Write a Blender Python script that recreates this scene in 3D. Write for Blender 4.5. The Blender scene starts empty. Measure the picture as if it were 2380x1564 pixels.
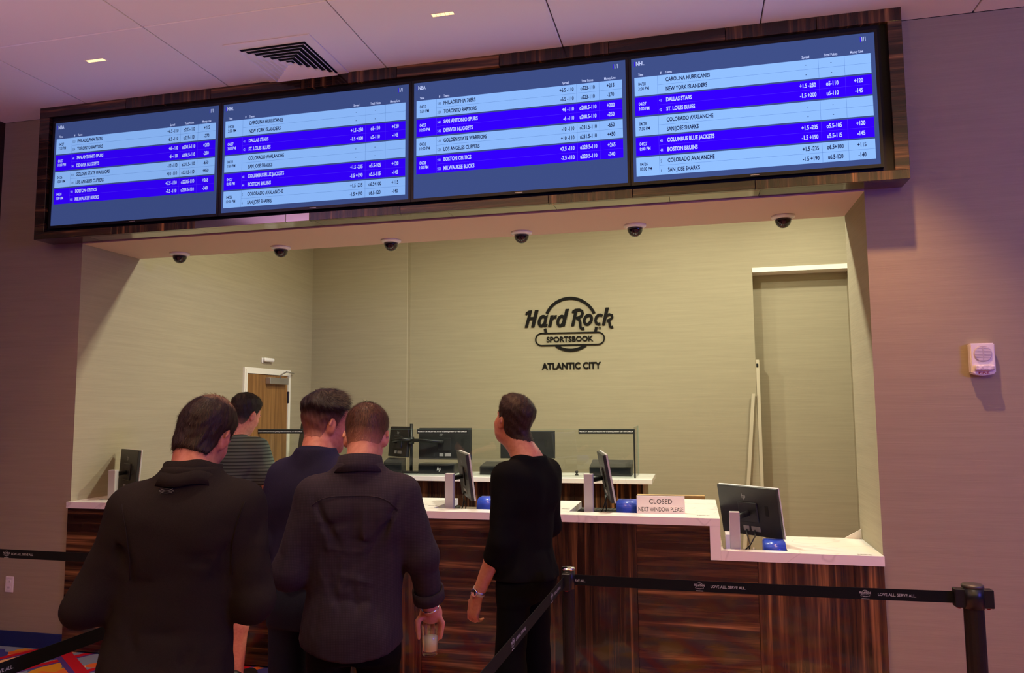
import bpy, bmesh, math, random
import numpy as np
from mathutils import Vector, Matrix, Euler

random.seed(7)
RNG = np.random.default_rng(7)
SC = bpy.context.scene
COL = SC.collection

# ---------------------------------------------------------------- camera
cam_d = bpy.data.cameras.new('camera')
cam = bpy.data.objects.new('camera', cam_d)
COL.objects.link(cam)
cam.location = (4.627, -4.780, 1.733)
cam.rotation_euler = (1.66408, 0.00732, 0.23416)
cam_d.sensor_fit = 'HORIZONTAL'
cam_d.sensor_width = 36.0
cam_d.lens = 26.645
cam_d.clip_start = 0.05
cam_d.clip_end = 100
SC.camera = cam

# ---------------------------------------------------------------- world and view
SC.view_settings.view_transform = 'Standard'
SC.view_settings.look = 'None'
SC.view_settings.exposure = 0.0
SC.view_settings.gamma = 1.0
SC.view_settings.use_curve_mapping = False
world = bpy.data.worlds.new('world')
SC.world = world
world.use_nodes = True
bgn = world.node_tree.nodes['Background']
bgn.inputs[0].default_value = (0.50, 0.27, 0.55, 1)   # dim violet glow of the open hall
bgn.inputs[1].default_value = 0.006

def lamp(name, kind, loc, energy, color, size=0.1, size_y=None, rot=(0, 0, 0), spot=None, blend=0.5, spread=None, parent=None):
    d = bpy.data.lights.new(name, kind)
    d.energy = energy
    d.color = color
    if kind == 'AREA':
        d.shape = 'RECTANGLE' if size_y else 'SQUARE'
        d.size = size
        if size_y:
            d.size_y = size_y
        if spread:
            d.spread = spread
    elif kind == 'SPOT':
        d.spot_size = spot or 2.0
        d.spot_blend = blend
        d.shadow_soft_size = size
    else:
        d.shadow_soft_size = size
    o = bpy.data.objects.new(name, d)
    COL.objects.link(o)
    o.location = loc
    o.rotation_euler = rot
    if parent:
        o.parent = parent
    return o

WARM = (1.0, 0.52, 0.23)
BACKWARM = (0.97, 0.98, 0.76)
# violet wash of the hall to the right, and unseen fill lights added to brighten its ceiling
lamp('hall_wash_lamp', 'AREA', (10.2, -4.2, 3.0), 140, (0.13, 0.10, 1.0), 1.4, 0.8, rot=(math.radians(88), 0, math.radians(52)))
for ux_, uy_, ue_, uc_ in ((-0.6, -5.4, 125, (0.75, 0.45, 1.0)), (3.2, -5.6, 128, (1.0, 0.64, 0.24)), (7.2, -5.4, 118, (1.0, 0.78, 0.22))):
    lamp('ceiling_fill', 'AREA', (ux_, uy_, 1.2), ue_, uc_, 0.5, 0.5, rot=(math.radians(172), 0, 0), spread=math.radians(124))
# ceiling spots over the queue, outside the picture
for lx in (0.87, 3.27, 5.67):
    lamp('queue_downlight', 'SPOT', (lx, -2.45, 3.98), 120, (1.0, 0.78, 0.62), 0.04, rot=(0, 0, 0), spot=math.radians(68), blend=0.5)
# ceiling panels of the cashier room behind the counter
for lx, ly, e in ((2.5, 1.25, 82), (4.1, 1.25, 92), (4.6, 2.75, 8), (5.9, 2.4, 46)):
    lamp('cashier_downlight', 'AREA', (lx, ly, 4.01), e, BACKWARM, 0.16, rot=(0, 0, 0))

# ---------------------------------------------------------------- materials
def sock(node, name, val):
    node.inputs[name].default_value = val

def lin(r, g, b):
    f = lambda c: (c / 12.92 if c <= 0.04045 else ((c + 0.055) / 1.055) ** 2.4)
    return (f(r / 255), f(g / 255), f(b / 255), 1.0)

MATS = {}
def pm(name, col, rough=0.5, metal=0.0, spec=0.5, coat=0.0, emit=None, estr=0.0, trans=0.0, ior=1.45, alpha=1.0, sheen=0.0, sss=0.0,
       noise=None, bump=None):
    """principled material; noise=(scale xyz, second colour, amount); bump=(scale xyz, strength, distance)"""
    m = bpy.data.materials.new(name)
    m.use_nodes = True
    nt = m.node_tree
    p = nt.nodes['Principled BSDF']
    sock(p, 'Base Color', col)
    sock(p, 'Roughness', rough)
    sock(p, 'Metallic', metal)
    sock(p, 'Specular IOR Level', spec)
    sock(p, 'Coat Weight', coat)
    sock(p, 'Coat Roughness', 0.06)
    sock(p, 'IOR', ior)
    sock(p, 'Transmission Weight', trans)
    sock(p, 'Alpha', alpha)
    if sss:
        sock(p, 'Subsurface Weight', sss)
        p.inputs['Subsurface Radius'].default_value = (0.012, 0.005, 0.003)
        p.inputs['Subsurface Scale'].default_value = 1.0
    if emit:
        sock(p, 'Emission Color', emit)
        sock(p, 'Emission Strength', estr)
    tc = None
    if noise or bump:
        tc = nt.nodes.new('ShaderNodeTexCoord')
    def nz(scale, detail=4):
        mp = nt.nodes.new('ShaderNodeMapping')
        mp.inputs['Scale'].default_value = scale
        n = nt.nodes.new('ShaderNodeTexNoise')
        n.inputs['Scale'].default_value = 1.0
        n.inputs['Detail'].default_value = detail
        nt.links.new(tc.outputs['Object'], mp.inputs['Vector'])
        nt.links.new(mp.outputs['Vector'], n.inputs['Vector'])
        return n
    if noise:
        n = nz(noise[0])
        rmp = nt.nodes.new('ShaderNodeValToRGB')
        rmp.color_ramp.elements[0].position = 0.35
        rmp.color_ramp.elements[1].position = 0.65
        rmp.color_ramp.elements[0].color = col
        rmp.color_ramp.elements[1].color = noise[1]
        nt.links.new(n.outputs['Fac'], rmp.inputs['Fac'])
        nt.links.new(rmp.outputs['Color'], p.inputs['Base Color'])
    if bump:
        n = nz(bump[0])
        b = nt.nodes.new('ShaderNodeBump')
        b.inputs['Strength'].default_value = bump[1]
        b.inputs['Distance'].default_value = bump[2]
        nt.links.new(n.outputs['Fac'], b.inputs['Height'])
        nt.links.new(b.outputs['Normal'], p.inputs['Normal'])
    MATS[name] = m
    return m

def wallpaper(name, c1, c2, rough=0.75):
    """linen wallpaper: fine horizontal streaks in two beiges"""
    m = pm(name, c1, rough, spec=0.25, bump=((4, 4, 260), 0.25, 0.002))
    nt = m.node_tree
    p = nt.nodes['Principled BSDF']
    tc = nt.nodes.new('ShaderNodeTexCoord')
    last = None
    fac = []
    for sc_, det in (((1.1, 1.1, 34), 5), ((3, 3, 150), 3), ((0.35, 0.35, 0.5), 2)):
        mp = nt.nodes.new('ShaderNodeMapping')
        mp.inputs['Scale'].default_value = sc_
        n = nt.nodes.new('ShaderNodeTexNoise')
        n.inputs['Scale'].default_value = 1
        n.inputs['Detail'].default_value = det
        nt.links.new(tc.outputs['Object'], mp.inputs['Vector'])
        nt.links.new(mp.outputs['Vector'], n.inputs['Vector'])
        fac.append(n)
    a = nt.nodes.new('ShaderNodeMath'); a.operation = 'ADD'
    nt.links.new(fac[0].outputs['Fac'], a.inputs[0]); nt.links.new(fac[1].outputs['Fac'], a.inputs[1])
    b = nt.nodes.new('ShaderNodeMath'); b.operation = 'MULTIPLY'; b.inputs[1].default_value = 0.5
    nt.links.new(a.outputs[0], b.inputs[0])
    r = nt.nodes.new('ShaderNodeValToRGB')
    r.color_ramp.elements[0].position = 0.33; r.color_ramp.elements[0].color = c2
    r.color_ramp.elements[1].position = 0.62; r.color_ramp.elements[1].color = c1
    nt.links.new(b.outputs[0], r.inputs['Fac'])
    nt.links.new(r.outputs['Color'], p.inputs['Base Color'])
    return m

def ebony(name, axis, seed, coat=0.5, rough=0.22, gain=1.0):
    """striped macassar veneer, stripes running along axis 'x' or 'z'"""
    m = pm(name, (0.05, 0.02, 0.012, 1), rough, spec=0.5, coat=coat)
    nt = m.node_tree
    p = nt.nodes['Principled BSDF']
    tc = nt.nodes.new('ShaderNodeTexCoord')
    def nz(scale, det, off, dist=0.0):
        mp = nt.nodes.new('ShaderNodeMapping')
        mp.inputs['Scale'].default_value = scale
        mp.inputs['Location'].default_value = (off, off * 1.7, off * 0.6)
        n = nt.nodes.new('ShaderNodeTexNoise')
        n.inputs['Scale'].default_value = 1
        n.inputs['Detail'].default_value = det
        n.inputs['Distortion'].default_value = dist
        nt.links.new(tc.outputs['Object'], mp.inputs['Vector'])
        nt.links.new(mp.outputs['Vector'], n.inputs['Vector'])
        return n
    if axis == 'x':
        s1, s2 = (0.9, 2, 26), (5, 5, 180)
    else:
        s1, s2 = (26, 2, 0.8), (180, 5, 5)
    a = nz(s1, 5, seed, 0.35)
    b = nz(s2, 2, seed + 3.1)
    r1 = nt.nodes.new('ShaderNodeValToRGB')
    cr = r1.color_ramp
    g = gain
    cr.elements[0].position = 0.30; cr.elements[0].color = (0.010 * g, 0.005 * g, 0.004 * g, 1)
    cr.elements[1].position = 0.72; cr.elements[1].color = (0.36 * g, 0.18 * g, 0.068 * g, 1)
    e = cr.elements.new(0.46); e.color = (0.030 * g, 0.015 * g, 0.010 * g, 1)
    e = cr.elements.new(0.58); e.color = (0.085 * g, 0.040 * g, 0.019 * g, 1)
    nt.links.new(a.outputs['Fac'], r1.inputs['Fac'])
    mx = nt.nodes.new('ShaderNodeMix'); mx.data_type = 'RGBA'; mx.blend_type = 'MULTIPLY'
    mx.inputs['Factor'].default_value = 0.55
    r2 = nt.nodes.new('ShaderNodeValToRGB')
    r2.color_ramp.elements[0].position = 0.3; r2.color_ramp.elements[0].color = (0.35, 0.3, 0.3, 1)
    r2.color_ramp.elements[1].position = 0.65; r2.color_ramp.elements[1].color = (1.2, 1.1, 1.0, 1)
    nt.links.new(b.outputs['Fac'], r2.inputs['Fac'])
    nt.links.new(r1.outputs['Color'], mx.inputs[6])
    nt.links.new(r2.outputs['Color'], mx.inputs[7])
    nt.links.new(mx.outputs[2], p.inputs['Base Color'])
    return m

def quartz(name):
    m = pm(name, (0.86, 0.83, 0.79, 1), 0.16, spec=0.5)
    nt = m.node_tree
    p = nt.nodes['Principled BSDF']
    tc = nt.nodes.new('ShaderNodeTexCoord')
    n = nt.nodes.new('ShaderNodeTexNoise')
    n.inputs['Scale'].default_value = 1.5; n.inputs['Detail'].default_value = 3; n.inputs['Distortion'].default_value = 1.2
    nt.links.new(tc.outputs['Object'], n.inputs['Vector'])
    s = nt.nodes.new('ShaderNodeMath'); s.operation = 'SUBTRACT'; s.inputs[1].default_value = 0.5
    ab = nt.nodes.new('ShaderNodeMath'); ab.operation = 'ABSOLUTE'
    nt.links.new(n.outputs['Fac'], s.inputs[0]); nt.links.new(s.outputs[0], ab.inputs[0])
    r = nt.nodes.new('ShaderNodeValToRGB')
    r.color_ramp.elements[0].position = 0.0; r.color_ramp.elements[0].color = (0.70, 0.67, 0.64, 1)
    r.color_ramp.elements[1].position = 0.010; r.color_ramp.elements[1].color = (0.86, 0.83, 0.79, 1)
    nt.links.new(ab.outputs[0], r.inputs['Fac'])
    nt.links.new(r.outputs['Color'], p.inputs['Base Color'])
    return m

def carpet_mat(name):
    """casino carpet: shards of orange, gold, grey blue and blue crossed by red bands edged in purple"""
    m = pm(name, (0.3, 0.1, 0.05, 1), 0.95, spec=0.1)
    nt = m.node_tree
    p = nt.nodes['Principled BSDF']
    tc = nt.nodes.new('ShaderNodeTexCoord')
    v = nt.nodes.new('ShaderNodeTexVoronoi')
    v.inputs['Scale'].default_value = 6.5
    v.distance = 'MANHATTAN'
    nt.links.new(tc.outputs['Object'], v.inputs['Vector'])
    sx = nt.nodes.new('ShaderNodeSeparateColor')
    nt.links.new(v.outputs['Color'], sx.inputs[0])
    r = nt.nodes.new('ShaderNodeValToRGB')
    cr = r.color_ramp; cr.interpolation = 'CONSTANT'
    cols = [(0.0, lin(222, 110, 50)), (0.2, lin(135, 150, 165)), (0.4, lin(238, 185, 130)), (0.58, lin(90, 105, 135)), (0.74, lin(215, 150, 40)), (0.88, lin(70, 70, 140))]
    cr.elements[0].position = 0; cr.elements[0].color = cols[0][1]
    cr.elements[1].position = cols[1][0]; cr.elements[1].color = cols[1][1]
    for q, c in cols[2:]:
        e = cr.elements.new(q); e.color = c
    nt.links.new(sx.outputs[0], r.inputs['Fac'])
    prev = r.outputs['Color']
    def band(rot, scale, width, c_in, c_out, prev):
        mp = nt.nodes.new('ShaderNodeMapping')
        mp.inputs['Rotation'].default_value = (0, 0, rot)
        nt.links.new(tc.outputs['Object'], mp.inputs['Vector'])
        sp = nt.nodes.new('ShaderNodeSeparateXYZ')
        nt.links.new(mp.outputs['Vector'], sp.inputs[0])
        ml = nt.nodes.new('ShaderNodeMath'); ml.operation = 'MULTIPLY'; ml.inputs[1].default_value = scale
        nt.links.new(sp.outputs['X'], ml.inputs[0])
        fr = nt.nodes.new('ShaderNodeMath'); fr.operation = 'FRACT'
        nt.links.new(ml.outputs[0], fr.inputs[0])
        rr = nt.nodes.new('ShaderNodeValToRGB')
        e = rr.color_ramp; e.interpolation = 'CONSTANT'
        e.elements[0].position = 0; e.elements[0].color = (0, 0, 0, 1)
        e.elements[1].position = 1 - width; e.elements[1].color = (1, 1, 1, 1)
        nt.links.new(fr.outputs[0], rr.inputs['Fac'])
        r2 = nt.nodes.new('ShaderNodeValToRGB')
        e = r2.color_ramp; e.interpolation = 'CONSTANT'
        e.elements[0].position = 0; e.elements[0].color = c_in
        e.elements[1].position = 1 - width * 0.33; e.elements[1].color = c_out
        nt.links.new(fr.outputs[0], r2.inputs['Fac'])
        mx = nt.nodes.new('ShaderNodeMix'); mx.data_type = 'RGBA'
        nt.links.new(rr.outputs['Color'], mx.inputs['Factor'])
        nt.links.new(prev, mx.inputs[6]); nt.links.new(r2.outputs['Color'], mx.inputs[7])
        return mx.outputs[2]
    prev = band(0.45, 2.6, 0.22, lin(190, 25, 40), lin(90, 60, 130), prev)
    prev = band(2.2, 0.9, 0.10, lin(190, 30, 45), lin(90, 60, 130), prev)
    nt.links.new(prev, p.inputs['Base Color'])
    return m

M_WALL = wallpaper('linen_wallpaper', (0.37, 0.315, 0.215, 1), (0.325, 0.277, 0.19, 1))
M_CEIL = pm('ceiling_paint', (0.82, 0.78, 0.76, 1), 0.9, spec=0.2, bump=((70, 70, 70), 0.08, 0.001))
M_CEILGAP = pm('ceiling_gap', (0.10, 0.08, 0.08, 1), 0.9)
M_SOFFIT = pm('soffit_paint', (0.62, 0.48, 0.42, 1), 0.85, spec=0.2)
M_WHITE = pm('white_paint', (0.80, 0.76, 0.68, 1), 0.5)
M_PLASTIC_W = pm('white_plastic', (0.82, 0.78, 0.76, 1), 0.35)
M_BASE = pm('blue_base', (0.008, 0.02, 0.12, 1), 0.9, bump=((300, 300, 300), 0.6, 0.003))
M_CARPET = carpet_mat('casino_carpet')
M_EBX = [ebony('ebony_across_%d' % i, 'x', 1.3 * i + 0.4) for i in range(2)]
M_EBZ = [ebony('ebony_upright_%d' % i, 'z', 2.1 * i + 0.9) for i in range(2)]
M_QUARTZ = quartz('white_quartz')
M_BLACK = pm('black_plastic', (0.010, 0.010, 0.011, 1), 0.35)
M_BLACKMATT = pm('black_matt', (0.008, 0.008, 0.009, 1), 0.8)
M_BEZEL = pm('bezel_black', (0.006, 0.006, 0.008, 1), 0.25)
M_STEEL = pm('brushed_steel', (0.55, 0.54, 0.55, 1), 0.35, metal=0.9)
M_CHROME = pm('chrome', (0.75, 0.75, 0.76, 1), 0.12, metal=1.0)
M_BRONZE = pm('polished_bronze', (0.42, 0.38, 0.34, 1), 0.10, metal=1.0, noise=((3, 3, 3), (0.36, 0.32, 0.29, 1)))
M_DOORWOOD = pm('oak_door', lin(150, 108, 62), 0.45, noise=((30, 30, 1.6), lin(120, 82, 45)))
M_GLASS = pm('clear_glass', (0.93, 0.97, 0.95, 1), 0.02, trans=1.0, ior=1.45)
M_SIGNDARK = pm('dark_bronze_letters', (0.007, 0.0055, 0.005, 1), 0.7, spec=0.15)

# ---------------------------------------------------------------- mesh helpers
class MB:
    def __init__(self):
        self.bm = bmesh.new()
    def box(self, x0, x1, y0, y1, z0, z1, mat=None):
        vs = [self.bm.verts.new(v) for v in ((x0, y0, z0), (x1, y0, z0), (x1, y1, z0), (x0, y1, z0), (x0, y0, z1), (x1, y0, z1), (x1, y1, z1), (x0, y1, z1))]
        if mat is not None:
            for v in vs:
                v.co = mat @ v.co
        for f in ((3, 2, 1, 0), (4, 5, 6, 7), (0, 1, 5, 4), (1, 2, 6, 5), (2, 3, 7, 6), (3, 0, 4, 7)):
            self.bm.faces.new([vs[i] for i in f])
        return self
    def rbox(self, x0, x1, y0, y1, z0, z1, r=0.005, seg=2, mat=None):
        b = bmesh.new()
        bmesh.ops.create_cube(b, size=1.0)
        for v in b.verts:
            v.co = Vector((x0 + (v.co.x + 0.5) * (x1 - x0), y0 + (v.co.y + 0.5) * (y1 - y0), z0 + (v.co.z + 0.5) * (z1 - z0)))
        bmesh.ops.bevel(b, geom=list(b.edges), offset=r, segments=seg, affect='EDGES', profile=0.5)
        if mat is not None:
            bmesh.ops.transform(b, matrix=mat, verts=b.verts)
        me = bpy.data.meshes.new('tmp')
        b.to_mesh(me); b.free()
        self.bm.from_mesh(me)
        bpy.data.meshes.remove(me)
        return self
    def prism(self, pts, axis, a, b):
        """extrude 2D polygon; axis 'y': pts are (x,z) between y=a..b; 'z': (x,y); 'x': (y,z)"""
        def P(p, t):
            return (p[0], t, p[1]) if axis == 'y' else ((p[0], p[1], t) if axis == 'z' else (t, p[0], p[1]))
        v0 = [self.bm.verts.new(P(p, a)) for p in pts]
        v1 = [self.bm.verts.new(P(p, b)) for p in pts]
        n = len(pts)
        self.bm.faces.new(v0); self.bm.faces.new(v1[::-1])
        for i in range(n):
            self.bm.faces.new((v0[i], v0[(i + 1) % n], v1[(i + 1) % n], v1[i])[::-1])
        return self
    def lathe(self, prof, c=(0, 0, 0), n=24, mat=None):
        rings = []
        for r, z in prof:
            rings.append([self.bm.verts.new((c[0] + r * math.cos(2 * math.pi * i / n), c[1] + r * math.sin(2 * math.pi * i / n), c[2] + z)) for i in range(n)])
        for a, b in zip(rings[:-1], rings[1:]):
            for i in range(n):
                self.bm.faces.new((a[i], a[(i + 1) % n], b[(i + 1) % n], b[i]))
        if prof[0][0] > 1e-6:
            self.bm.faces.new(rings[0][::-1])
        if prof[-1][0] > 1e-6:
            self.bm.faces.new(rings[-1])
        if mat is not None:
            for rg in rings:
                for v in rg:
                    v.co = mat @ v.co
        return self
    def tube(self, pts, r, n=8):
        pts = [Vector(p) for p in pts]
        rs = r if isinstance(r, (list, tuple)) else [r] * len(pts)
        rings = []
        up = Vector((0.13, 0.31, 0.94)).normalized()
        for i, p in enumerate(pts):
            t = (pts[min(i + 1, len(pts) - 1)] - pts[max(i - 1, 0)]).normalized()
            u = t.cross(up)
            if u.length < 1e-3:
                u = t.cross(Vector((1, 0, 0)))
            u.normalize()
            w = t.cross(u)
            rings.append([self.bm.verts.new(p + (u * math.cos(2 * math.pi * k / n) + w * math.sin(2 * math.pi * k / n)) * rs[i]) for k in range(n)])
        for a, b in zip(rings[:-1], rings[1:]):
            for i in range(n):
                self.bm.faces.new((a[i], b[i], b[(i + 1) % n], a[(i + 1) % n]))
        self.bm.faces.new(rings[0]); self.bm.faces.new(rings[-1][::-1])
        return self
    def quad(self, *ps):
        self.bm.faces.new([self.bm.verts.new(p) for p in ps])
        return self
    def stroke(self, pts, w, y0, y1):
        """ribbon of width w along (x,z) points, extruded between y0 and y1"""
        n = len(pts)
        L, R = [], []
        for i in range(n):
            a = Vector(pts[max(i - 1, 0)]); b = Vector(pts[min(i + 1, n - 1)])
            t = (b - a).normalized()
            nn = Vector((-t[1], t[0])) * w / 2
            p = Vector(pts[i])
            L.append(p + nn); R.append(p - nn)
        va = [[self.bm.verts.new((q[0], y, q[1])) for q in S] for y in (y0, y1) for S in (L, R)]
        l0, r0, l1, r1 = va
        for i in range(n - 1):
            self.bm.faces.new((l0[i], l0[i + 1], r0[i + 1], r0[i]))
            self.bm.faces.new((l1[i], r1[i], r1[i + 1], l1[i + 1]))
            self.bm.faces.new((l0[i], l1[i], l1[i + 1], l0[i + 1]))
            self.bm.faces.new((r0[i], r0[i + 1], r1[i + 1], r1[i]))
        self.bm.faces.new((l0[0], r0[0], r1[0], l1[0]))
        self.bm.faces.new((l0[-1], l1[-1], r1[-1], r0[-1]))
        return self
    def mesh(self, name, mat, smooth=False, recalc=True):
        if recalc:
            bmesh.ops.recalc_face_normals(self.bm, faces=self.bm.faces)
        me = bpy.data.meshes.new(name)
        self.bm.to_mesh(me); self.bm.free()
        if mat is not None:
            me.materials.append(mat)
        if smooth:
            for p in me.polygons:
                p.use_smooth = True
        return me

def obj(name, me, parent=None, loc=None, rot=None):
    o = bpy.data.objects.new(name, me)
    COL.objects.link(o)
    if parent is not None:
        o.parent = parent
    if loc is not None:
        o.location = loc
    if rot is not None:
        o.rotation_euler = rot
    return o

def part(name, mb, mat, parent, smooth=False, label=None, recalc=True):
    o = obj(name, mb.mesh(name, mat, smooth, recalc), parent)
    if label:
        o['label'] = label
    return o

def tag(o, label, cat, group=None):
    o['label'] = label; o['category'] = cat
    if group:
        o['group'] = group
    return o

def thing(name, label, cat, loc=(0, 0, 0), rotz=0.0, group=None):
    o = bpy.data.objects.new(name, None)
    COL.objects.link(o)
    o.empty_display_size = 0.1
    o.location = loc
    o.rotation_euler = (0, 0, rotz)
    return tag(o, label, cat, group)

def struct(name, mb, mat, parent=None, smooth=False):
    o = obj(name, mb.mesh(name, mat, smooth), parent)
    o['kind'] = 'structure'
    return o

_TXT = {}
def text_geo(s, bold=0.0):
    """outline of a line of text as flat triangles: verts (n,2) with unit cap height about 0.7, faces"""
    k = (s, bold)
    if k not in _TXT:
        c = bpy.data.curves.new('txt', 'FONT')
        c.body = s
        c.offset = bold
        c.resolution_u = 3
        o = bpy.data.objects.new('txt', c)
        me = o.to_mesh()
        v = np.array([tuple(q.co)[:2] for q in me.vertices]) if len(me.vertices) else np.zeros((0, 2))
        f = [tuple(p.vertices) for p in me.polygons]
        o.to_mesh_clear()
        bpy.data.objects.remove(o); bpy.data.curves.remove(c)
        if '1' in s and len(s) < 14:          # the built-in figure one is a bare stem: give it its flag
            v = v.tolist()
            for q in list(f):
                X_ = [v[i][0] for i in q]; Y_ = [v[i][1] for i in q]
                if len(q) == 4 and max(Y_) - min(Y_) > 0.66 and max(X_) - min(X_) < 0.098 + 2.5 * bold + 0.01:
                    n_ = len(v); xl, tp = min(X_), max(Y_)
                    v += [[xl, tp], [xl - 0.13, tp - 0.12], [xl - 0.13, tp - 0.22 - bold], [xl, tp - 0.12 - bold]]
                    f.append((n_, n_ + 1, n_ + 2, n_ + 3))
            v = np.array(v)
        _TXT[k] = (v, f)
    return _TXT[k]

class Flat:
    """collects flat lettering and bars in a local (u right, v up) plane"""
    def __init__(self):
        self.v = []; self.f = []
    def rect(self, u0, u1, v0, v1, d=0.0):
        b = len(self.v)
        self.v += [(u0, v0, d), (u1, v0, d), (u1, v1, d), (u0, v1, d)]
        self.f.append((b, b + 1, b + 2, b + 3))
    def text(self, s, u, v, cap, width=None, align='l', xs=0.72, bold=0.0, d=0.0, shear=0.0):
        g, f = text_geo(s, bold)
        if len(g) == 0:
            return
        g = g.copy()
        g[:, 0] -= g[:, 0].min()
        sc = cap / 0.70
        w = g[:, 0].max() * sc * xs
        kx = sc * xs
        if width:
            kx = width / g[:, 0].max(); w = width
        off = {'l': 0, 'r': -w, 'c': -w / 2}[align]
        b = len(self.v)
        for a, c in g:
            self.v.append((u + off + a * kx + shear * c * sc, v + c * sc, d))
        self.f += [tuple(i + b for i in q) for q in f]
    def poly(self, pts, d=0.0):
        b = len(self.v)
        self.v += [(p[0], p[1], d) for p in pts]
        self.f.append(tuple(range(b, b + len(pts))))
    def stroke(self, pts, w, d=0.0):
        n = len(pts)
        b = len(self.v)
        for i in range(n):
            a = Vector(pts[max(i - 1, 0)]); c = Vector(pts[min(i + 1, n - 1)])
            t = (c - a).normalized()
            q = Vector((-t[1], t[0])) * w / 2
            p = Vector(pts[i])
            self.v += [(p[0] + q[0], p[1] + q[1], d), (p[0] - q[0], p[1] - q[1], d)]
        for i in range(n - 1):
            self.f.append((b + 2 * i, b + 2 * i + 2, b + 2 * i + 3, b + 2 * i + 1))
    def mesh(self, name, mat, origin, eu, ev, en):
        """map (u,v,d) to world: origin + u*eu + v*ev + d*en"""
        o = Vector(origin); eu = Vector(eu); ev = Vector(ev); en = Vector(en)
        me = bpy.data.meshes.new(name)
        me.from_pydata([tuple(o + eu * a + ev * b + en * c) for a, b, c in self.v], [], self.f)
        me.materials.append(mat)
        return me
    def solid(self, name, mat, origin, eu, ev, en, depth):
        """same with thickness along en"""
        me = self.mesh(name, mat, origin, eu, ev, en)
        bm = bmesh.new(); bm.from_mesh(me)
        r = bmesh.ops.extrude_face_region(bm, geom=list(bm.faces))
        dv = Vector(en) * depth
        for e in r['geom']:
            if isinstance(e, bmesh.types.BMVert):
                e.co += dv
        bmesh.ops.recalc_face_normals(bm, faces=bm.faces)
        bm.to_mesh(me); bm.free()
        return me

# round logo of the wall sign, metres from its centre
LOGO_POLYS = [[(-0.448,0.174),(-0.484,0.172),(-0.521,0.15),(-0.526,0.123),(-0.511,0.121),(-0.496,0.134),(-0.491,0.131),(-0.535,-0.024),(-0.499,-0.023)],[(-0.468,0.095),(-0.43,0.096),(-0.44,0.063),(-0.478,0.061)],[(-0.413,0.174),(-0.372,0.173),(-0.423,-0.023),(-0.46,-0.023)],[(-0.298,0.096),(-0.262,0.114),(-0.288,0.013),(-0.269,0.01),(-0.275,-0.018),(-0.305,-0.024),(-0.322,-0.009)],[(-0.232,0.107),(-0.196,0.108),(-0.226,-0.024),(-0.263,-0.024)],[(-0.211,0.065),(-0.185,0.106),(-0.159,0.108),(-0.168,0.069),(-0.19,0.074),(-0.214,0.036)],[(-0.058,0.173),(-0.019,0.174),(-0.07,-0.023),(-0.107,-0.023)],[(0.056,0.173),(0.019,0.15),(0.013,0.126),(0.029,0.126),(0.043,0.136)],[(0.049,0.172),(0.085,0.172),(0.037,-0.024),(0.003,-0.024)],[(0.398,0.173),(0.435,0.172),(0.387,-0.024),(0.352,-0.024)]]
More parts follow.
